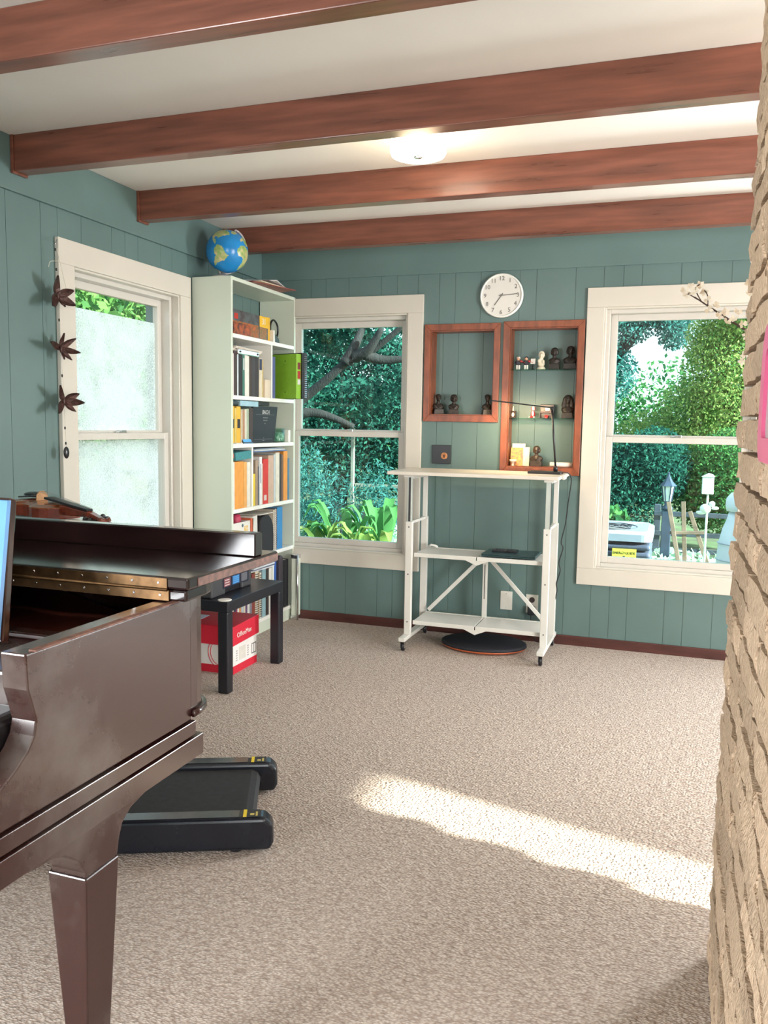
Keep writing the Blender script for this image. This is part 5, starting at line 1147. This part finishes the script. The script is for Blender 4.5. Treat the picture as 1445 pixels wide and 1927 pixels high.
t = thing('pink_rimmed_board', (.11, 1.25, 1.2), 'pink rounded frame hanging on the brick chimney at the right edge', 'frame')
o_, i_ = rrect(.93, 1.262, 1.205, 1.385, .045), rrect(.965, 1.215, 1.236, 1.352, .018); k = len(o_); m = MB()
m.add([(.108, y, z) for y, z in o_]+[(.108, y, z) for y, z in i_]+[(.122, y, z) for y, z in o_]+[(.122, y, z) for y, z in i_],
      [(a, (a+1) % k, k+(a+1) % k, k+a) for a in range(k)]+[(2*k+a, 3*k+a, 3*k+(a+1) % k, 2*k+(a+1) % k) for a in range(k)]+[(a, 2*k+a, 2*k+(a+1) % k, (a+1) % k) for a in range(k)]+[(k+a, k+(a+1) % k, 3*k+(a+1) % k, 3*k+a) for a in range(k)])
m.build('pink_rim', M('pink_plastic', (.60, .10, .22), .35, var=.08), t)
MB().prism(i_, 'x', .113, .118).build('panel', M('grey_panel', (.36, .36, .35), .3, var=.15, vscale=12), t)

# ------------------------------------------------------------------ the garden behind the windows
GZ = -.35
gr_m = M('garden_soil', (.06, .055, .03), .95, var=.5, vscale=3, col2=(.10, .16, .05), bump=.6, bscale=12)
tag(B(-30, 30, YB+TH+.05, 45, GZ-.2, GZ).build('yard', gr_m), 'garden ground behind the house', kind='structure')
tag(B(-30, XL-TH-.05, -10, YB+TH+.05, GZ-.2, GZ).build('side_yard', gr_m), 'garden ground beside the house', kind='structure')
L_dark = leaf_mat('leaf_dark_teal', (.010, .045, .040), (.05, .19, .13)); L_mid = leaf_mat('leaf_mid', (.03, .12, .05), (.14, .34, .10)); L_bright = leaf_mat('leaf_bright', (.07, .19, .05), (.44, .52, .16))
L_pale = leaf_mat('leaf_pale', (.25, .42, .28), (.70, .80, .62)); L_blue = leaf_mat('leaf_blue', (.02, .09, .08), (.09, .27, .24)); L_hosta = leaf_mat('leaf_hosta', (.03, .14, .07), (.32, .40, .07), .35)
def tree(name, label, base, blobs, n, size, mat, limbs, seed, tr=.10, asp=.5, droop=.2, cat='tree', group='trees behind the house'):
    t = thing(name, base, label, cat, group)
    b0 = Vector(base)
    for L in limbs:
        P_ = smooth_path(L); r0 = L[0][3] if len(L[0]) > 3 else tr
        MB().tube(P_, [r0*(1-.65*i/len(P_)) for i in range(len(P_))], 9).build('trunk' if L is limbs[0] else 'limb', outdoor_bark, t, smooth=True)
    leaves('foliage', mat, t, blobs, n, size, seed, asp, droop=droop)
    return t
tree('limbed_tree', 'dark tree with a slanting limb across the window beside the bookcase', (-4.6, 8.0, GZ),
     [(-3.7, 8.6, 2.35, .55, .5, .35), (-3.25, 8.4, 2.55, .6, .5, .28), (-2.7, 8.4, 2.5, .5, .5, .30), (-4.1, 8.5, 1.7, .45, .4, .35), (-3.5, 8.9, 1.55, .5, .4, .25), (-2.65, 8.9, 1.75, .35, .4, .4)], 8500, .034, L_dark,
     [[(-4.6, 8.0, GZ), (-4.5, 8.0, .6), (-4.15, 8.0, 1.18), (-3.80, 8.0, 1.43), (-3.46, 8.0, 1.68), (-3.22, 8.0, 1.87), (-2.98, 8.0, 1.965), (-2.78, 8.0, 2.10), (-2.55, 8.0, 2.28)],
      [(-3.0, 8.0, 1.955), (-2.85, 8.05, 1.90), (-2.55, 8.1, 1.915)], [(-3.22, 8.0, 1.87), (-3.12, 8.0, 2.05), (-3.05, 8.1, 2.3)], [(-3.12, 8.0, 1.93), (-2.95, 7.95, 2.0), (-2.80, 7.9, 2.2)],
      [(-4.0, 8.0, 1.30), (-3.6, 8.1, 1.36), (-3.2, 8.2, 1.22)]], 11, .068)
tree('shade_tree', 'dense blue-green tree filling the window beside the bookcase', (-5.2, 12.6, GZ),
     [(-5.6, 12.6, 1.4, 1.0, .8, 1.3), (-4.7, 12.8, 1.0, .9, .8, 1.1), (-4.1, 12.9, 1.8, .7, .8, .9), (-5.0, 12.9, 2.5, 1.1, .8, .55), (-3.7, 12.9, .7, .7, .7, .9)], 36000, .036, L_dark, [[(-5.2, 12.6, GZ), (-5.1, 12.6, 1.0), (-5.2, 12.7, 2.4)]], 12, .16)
tree('shade_tree', 'teal tree standing behind the plank wall between the two windows', (-2.6, 13.2, GZ), [(-2.9, 13.2, 1.2, .9, .8, 1.4), (-2.2, 13.3, 1.8, .8, .8, 1.2)], 8000, .06, L_blue, [[(-2.6, 13.2, GZ), (-2.6, 13.2, 1.9)]], 13, .12)
tree('poplar_tree', 'blue-green tree against the sky at the upper left of the window by the chimney', (-1.2, 16.5, GZ),
     [(-1.1, 16.5, 3.3, .75, .7, .55), (-.5, 16.6, 3.45, .6, .6, .35), (-1.3, 16.5, 2.3, .6, .6, .6), (-.1, 16.6, 3.1, .35, .5, .4)], 13000, .036, L_blue, [[(-1.2, 16.5, GZ), (-1.15, 16.5, 2.0), (-.9, 16.5, 3.4)], [(-1.1, 16.5, 2.6), (-.6, 16.5, 3.2)]], 14, .10)
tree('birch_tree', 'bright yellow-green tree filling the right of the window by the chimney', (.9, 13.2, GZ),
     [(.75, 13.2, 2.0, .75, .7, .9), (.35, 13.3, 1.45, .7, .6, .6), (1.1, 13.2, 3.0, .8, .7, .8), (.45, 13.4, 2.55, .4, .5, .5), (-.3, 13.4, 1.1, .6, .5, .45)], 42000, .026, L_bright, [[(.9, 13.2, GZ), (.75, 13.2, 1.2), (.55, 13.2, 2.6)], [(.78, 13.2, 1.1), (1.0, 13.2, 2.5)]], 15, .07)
tree('garden_shrub', 'dark leafy shrub left of the lamp post behind the air conditioner', (-.7, 11.6, GZ), [(-.8, 11.6, .45, .75, .5, .75), (-.25, 11.7, .75, .5, .5, .55)], 22000, .026, L_dark, [[(-.7, 11.6, GZ), (-.7, 11.6, .5)]], 16, .04, cat='shrub', group='shrubs behind the house')
tree('garden_shrub', 'green shrub right of the lamp post behind the bird feeder', (.8, 11.9, GZ), [(.75, 11.9, .55, .7, .5, .75), (.35, 12.0, .5, .45, .4, .6)], 20000, .026, L_mid, [[(.8, 11.9, GZ), (.8, 11.9, .6)]], 17, .04, cat='shrub', group='shrubs behind the house')
tree('distant_tree', 'far green tree line closing the garden', (-2.5, 21, GZ), [(x, 21+.3*(i % 2), 1.0, 1.3, .9, 1.5+.25*(i % 3)) for i, x in enumerate(np.arange(-13, 7, 1.6))], 50000, .06, L_mid, [[(-2.5, 21, GZ), (-2.5, 21, 1.2)]], 18, .15)
tree('side_tree', 'green tree seen over the frosted film of the left window', (-12, 15.5, GZ), [(-12, 15.5, 4.2, 2.2, 2.4, 1.6), (-10.2, 12.2, 4.2, 1.7, 1.9, 1.4), (-13, 18, 4.2, 2.2, 2.0, 1.6), (-11.5, 15, 1.9, 2.0, 2.6, 1.6)], 16000, .10, L_mid, [[(-12, 15.5, GZ), (-11.8, 15.5, 2.0), (-12, 15.4, 4.0)]], 19, .2)
tree('fern_shrub', 'feathery green shrub in the flower bed below the slanting limb', (-3.05, 7.5, GZ), [(-3.25, 7.6, .35, .35, .3, .55), (-2.75, 7.7, .45, .25, .3, .45), (-3.6, 7.8, .5, .3, .3, .6)], 6500, .026, L_blue, [[(-3.05, 7.5, GZ), (-3.05, 7.5, .3)]], 20, .015, asp=.25, cat='shrub', group='shrubs behind the house')
# bladed, broad-leaved plants by the window beside the bookcase
def hosta(x, y, label, n, L, seed, mat=L_hosta, up=.9):
    t = thing('hosta', (x, y, GZ), label, 'plant', 'broad-leaved plants below the window'); rg = random.Random(seed)
    for i in range(n):
        a = rg.uniform(0, 6.28); ll = L*rg.uniform(.7, 1.1); hh = up*rg.uniform(.55, 1.0); w = ll*rg.uniform(.18, .26); vs_ = []; fs_ = []
        d = Vector((math.cos(a), math.sin(a), 0)); s = Vector((-d.y, d.x, 0)); N = 7
        for k in range(N+1):
            u = k/N; p = Vector((x, y, GZ))+d*(ll*u)+Vector((0, 0, hh*(1.5*u-.75*u*u*u*1.1))); ww = 0.012 if u < .3 else w*math.sin(math.pi*min(1, (u-.3)/.7+.02))**.7*.5+.002
            vs_ += [p-s*ww+Vector((0, 0, ww*.35)), p, p+s*ww+Vector((0, 0, ww*.35))]
        for k in range(N): fs_ += [(3*k, 3*k+1, 3*k+4, 3*k+3), (3*k+1, 3*k+2, 3*k+5, 3*k+4)]
        m = MB(); m.add(vs_, fs_); m.build('leaf', mat, t, smooth=True)
for i, (x, y, lab) in enumerate(((-2.95, 6.55, 'broad-leaved hosta at the left of the flower bed'), (-2.62, 6.35, 'broad-leaved yellow-green hosta in the middle of the flower bed'), (-2.30, 6.5, 'broad-leaved hosta at the right of the flower bed'),
                                 (-2.75, 6.9, 'taller broad-leaved plant at the back of the flower bed'), (-2.42, 6.95, 'second tall broad-leaved plant at the back right of the flower bed'))):
    hosta(x, y, lab, 22, .42, 30+i, L_hosta if i in (0, 1, 2) else L_mid, .98 if i < 3 else 1.2)
tree('climbing_vine', 'light green leafy vine behind the air conditioner', (-.62, 7.9, GZ), [(-.62, 7.9, .15, .22, .2, .42), (-.5, 7.9, .35, .14, .15, .2)], 900, .05, L_mid, [[(-.62, 7.9, GZ), (-.6, 7.9, .3)]], 21, .012, asp=.8, cat='plant', group=None)
leaves('ground_cover', L_pale, None, [(.2, 9.3, GZ+.05, 1.3, 1.9, .10), (.0, 8.0, GZ+.04, 1.0, .9, .09), (-2.9, 9.2, GZ+.1, 1.2, 1.6, .25)], 7000, .05, 22, asp=.7)
tag(bpy.data.objects['ground_cover'], 'pale variegated ground cover around the lamp post', 'ground cover')

# air conditioner
acm = M('ac_paint', (.10, .11, .16), .35, .3, var=.1); act = M('ac_top', (.42, .46, .54), .25, .4, var=.08)
t = thing('air_conditioner', (-.52, 6.85, GZ), 'grey outdoor air conditioner with a yellow energy label outside the window', 'air conditioner')
x0, x1, y0, y1, zt = -.92, -.130, 6.5, 7.25, .45
B(x0-.05, x1+.05, y0-.05, y1+.05, GZ, GZ+.05).build('pad', M('concrete_pad', (.35, .34, .32), .9, var=.15), t)
B(x0+.03, x1-.03, y0+.03, y1-.03, GZ+.05, zt-.04).build('coil', M('ac_coil', (.05, .05, .06), .6, var=.2), t, bevel=.04)
for k in range(11):
    z = GZ+.075+k*.060; B(x0, x1, y0, y1, z, z+.050).build('louvre', acm, t, bevel=.05, seg=3) if z < zt-.10 else None
m = MB(); P_ = rrect(x0-.01, x1+.01, y0-.01, y1+.01, .08); k = len(P_); cx_, cy_ = (x0+x1)/2, (y0+y1)/2
Q_ = [(cx_+.29*math.cos(math.atan2(b_-cy_, a-cx_)), cy_+.29*math.sin(math.atan2(b_-cy_, a-cx_))) for a, b_ in P_]
m.add([(a, b_, zt-.055) for a, b_ in P_]+[(a, b_, zt) for a, b_ in P_]+[(cx_+(a-cx_)*.9, cy_+(b_-cy_)*.9, zt+.022) for a, b_ in P_]+[(a, b_, zt+.012) for a, b_ in Q_]+[(a, b_, zt-.03) for a, b_ in Q_],
      [(r_*k+i, r_*k+(i+1) % k, (r_+1)*k+(i+1) % k, (r_+1)*k+i) for r_ in range(4) for i in range(k)])
m.build('top_cover', act, t)
for r_ in (.07, .14, .21, .28): MB().tube([(cx_+r_*math.cos(a), cy_+r_*math.sin(a), zt+.014) for a in np.linspace(0, 6.283, 28)], .005, 5).build('guard_ring', slot_m, t, smooth=True)
for a in np.linspace(0, math.pi, 5)[:-1]: MB().tube([(cx_-.29*math.cos(a), cy_-.29*math.sin(a), zt+.010), (cx_+.29*math.cos(a), cy_+.29*math.sin(a), zt+.010)], .005, 5).build('guard_spoke', slot_m, t, smooth=True)
MB().lathe([(.06, -.10), (.06, -.02), (.03, -.01)], (cx_, cy_, zt), n=16).build('fan_motor', acm, t, smooth=True)
eg = B(-.408, -.232, 6.4935, 6.497, .22, .338).build('energy_label', M('label_yellow_paper', (.80, .68, .08), .6, var=.03), t)
text('lettering', 'ENERGYGUIDE', .027, ink, eg, (-.320, 6.4930, .305), (1, 0, 0), (0, 0, 1), xs=.92)
MB().prism([(-.330, .285), (-.310, .285), (-.320, .270)], 'y', 6.4925, 6.4934).build('arrow', ink, eg)
for k in range(3): B(-.395, -.245, 6.4928, 6.4934, .258-k*.012, .261-k*.012).build('label_line', ink, eg)

# lamp post
lpm = M('lamp_post_black', (.03, .045, .075), .5, var=.2)
t = thing('lamp_post', (-.03, 10.3, GZ), 'dark lamp post with a pagoda-roofed lantern in the garden', 'lamp post'); X, Y = -.045, 10.3
B(X-.055, X+.055, Y-.055, Y+.055, GZ, .30).build('post', lpm, t, bevel=.008); MB().lathe([(.065, .30), (.065, .33), (.03, .36), (.035, .40)], (X, Y, 0), n=14).build('collar', lpm, t, smooth=True)
MB().lathe([(.100, .585), (.085, .60), (.050, .64), (.022, .69), (.012, .72), (.016, .735), (.004, .75)], (X, Y, 0), n=6).build('roof', lpm, t)
MB().lathe([(.040, .405), (.066, .582)], (X, Y, 0), n=6).build('glass', M('lantern_glass', (.75, .76, .72), .3, var=.05), t)
for k in range(6):
    a = k*math.pi/3; MB().tube([(X+.042*math.cos(a), Y+.042*math.sin(a), .40), (X+.070*math.cos(a), Y+.070*math.sin(a), .585)], .008, 5).build('cage_bar', lpm, t)
# bird feeder pole
t = thing('bird_feeder', (.345, 9, GZ), 'white bird feeder box on a slim white pole', 'bird feeder'); fw_ = M('feeder_white', (.78, .76, .70), .5, var=.05)
MB().tube([(.345, 9.0, GZ), (.345, 9.0, .60)], .011, 8).build('pole', fw_, t, smooth=True)
B(.285, .395, 8.96, 9.04, .60, .775).build('seed_box', fw_, t, bevel=.006); MB().prism([(.275, .775), (.405, .775), (.385, .80), (.34, .81)], 'y', 8.95, 9.05).build('roof', fw_, t, bevel=.004)
m = MB(); m.ball((.33, 9, .45), .055, .04, .05); m.ball((.39, 9, .50), .03, .03, .03); m.ball((.29, 9, .41), .05, .02, .02); m.ball((.42, 8.99, .46), .035, .015, .018); m.build('dove_ornament', fw_, t, smooth=True)
# tripod trellis
t = thing('wooden_tripod', (.17, 9.6, GZ), 'weathered wooden garden tripod right of the lamp post', 'trellis'); wd = M('weathered_wood', (.20, .13, .09), .8, var=.3)
for a, b_ in (((-.03, 9.4, .47), (.14, 9.3, GZ)), ((.12, 9.4, .48), (.18, 9.4, GZ)), ((.19, 9.4, .38), (.46, 9.4, GZ))): MB().bar(a, b_, .045, .03, up=(0, 1, 0)).build('pole', wd, t, bevel=.004)
MB().bar((.0, 9.38, .14), (.36, 9.38, .16), .02, .035, up=(0, 0, 1)).build('crossbar', wd, t, bevel=.003)
# fence
t = thing('garden_fence', (1.2, 11, GZ), 'dark rail fence at the back of the garden', 'fence'); fm = M('fence_dark', (.035, .045, .06), .7, var=.3)
for z in (.16, -.09, -.30): B(-.2, 3.4, 10.97, 11.0, z, z+.06).build('rail', fm, t, bevel=.005)
for x in (-.2, .75, 1.9, 3.3): B(x, x+.08, 11.0, 11.08, GZ, .30).build('post', fm, t, bevel=.006)
# white tank
t = thing('white_tank', (.56, 7.5, GZ), 'white ribbed tank with a domed neck at the right of the window', 'tank'); tk = M('tank_white', (.68, .68, .68), .45, var=.05)
MB().lathe([(.20, GZ), (.205, -.1), (.20, .10), (.185, .30), (.160, .42), (.130, .50), (.115, .56)], (.575, 7.5, 0), n=28).build('body', tk, t, smooth=True)
MB().lathe([(.145, .575), (.155, .62), (.150, .68), (.115, .725), (.05, .745), (.01, .75)], (.585, 7.5, 0), n=28).build('dome', tk, t, smooth=True)
for z in (.02, .16, .30): MB().lathe([(.204-.05*max(0, z-.1), z), (.209-.05*max(0, z-.1), z+.004), (.204-.05*max(0, z-.1), z+.008)], (.575, 7.5, 0), n=28).build('band', M('tank_band', (.35, .37, .40), .5, var=.05), t, smooth=True)
tag(MB().box(-3.55, -3.51, 9.0, 9.04, GZ, 1.2).box(-3.50, -2.7, 9.01, 9.04, .52, .56).build('pale_garden_post', M('pale_post', (.20, .19, .15), .8, var=.2), bevel=.005), 'pale wooden post with a side rail among the plants', 'post')
tag(MB().box(.20, .26, 8.25, 8.31, GZ, -.02).build('marker_post', fw_, bevel=.012), 'short white marker post on the ground below the bird feeder', 'post')
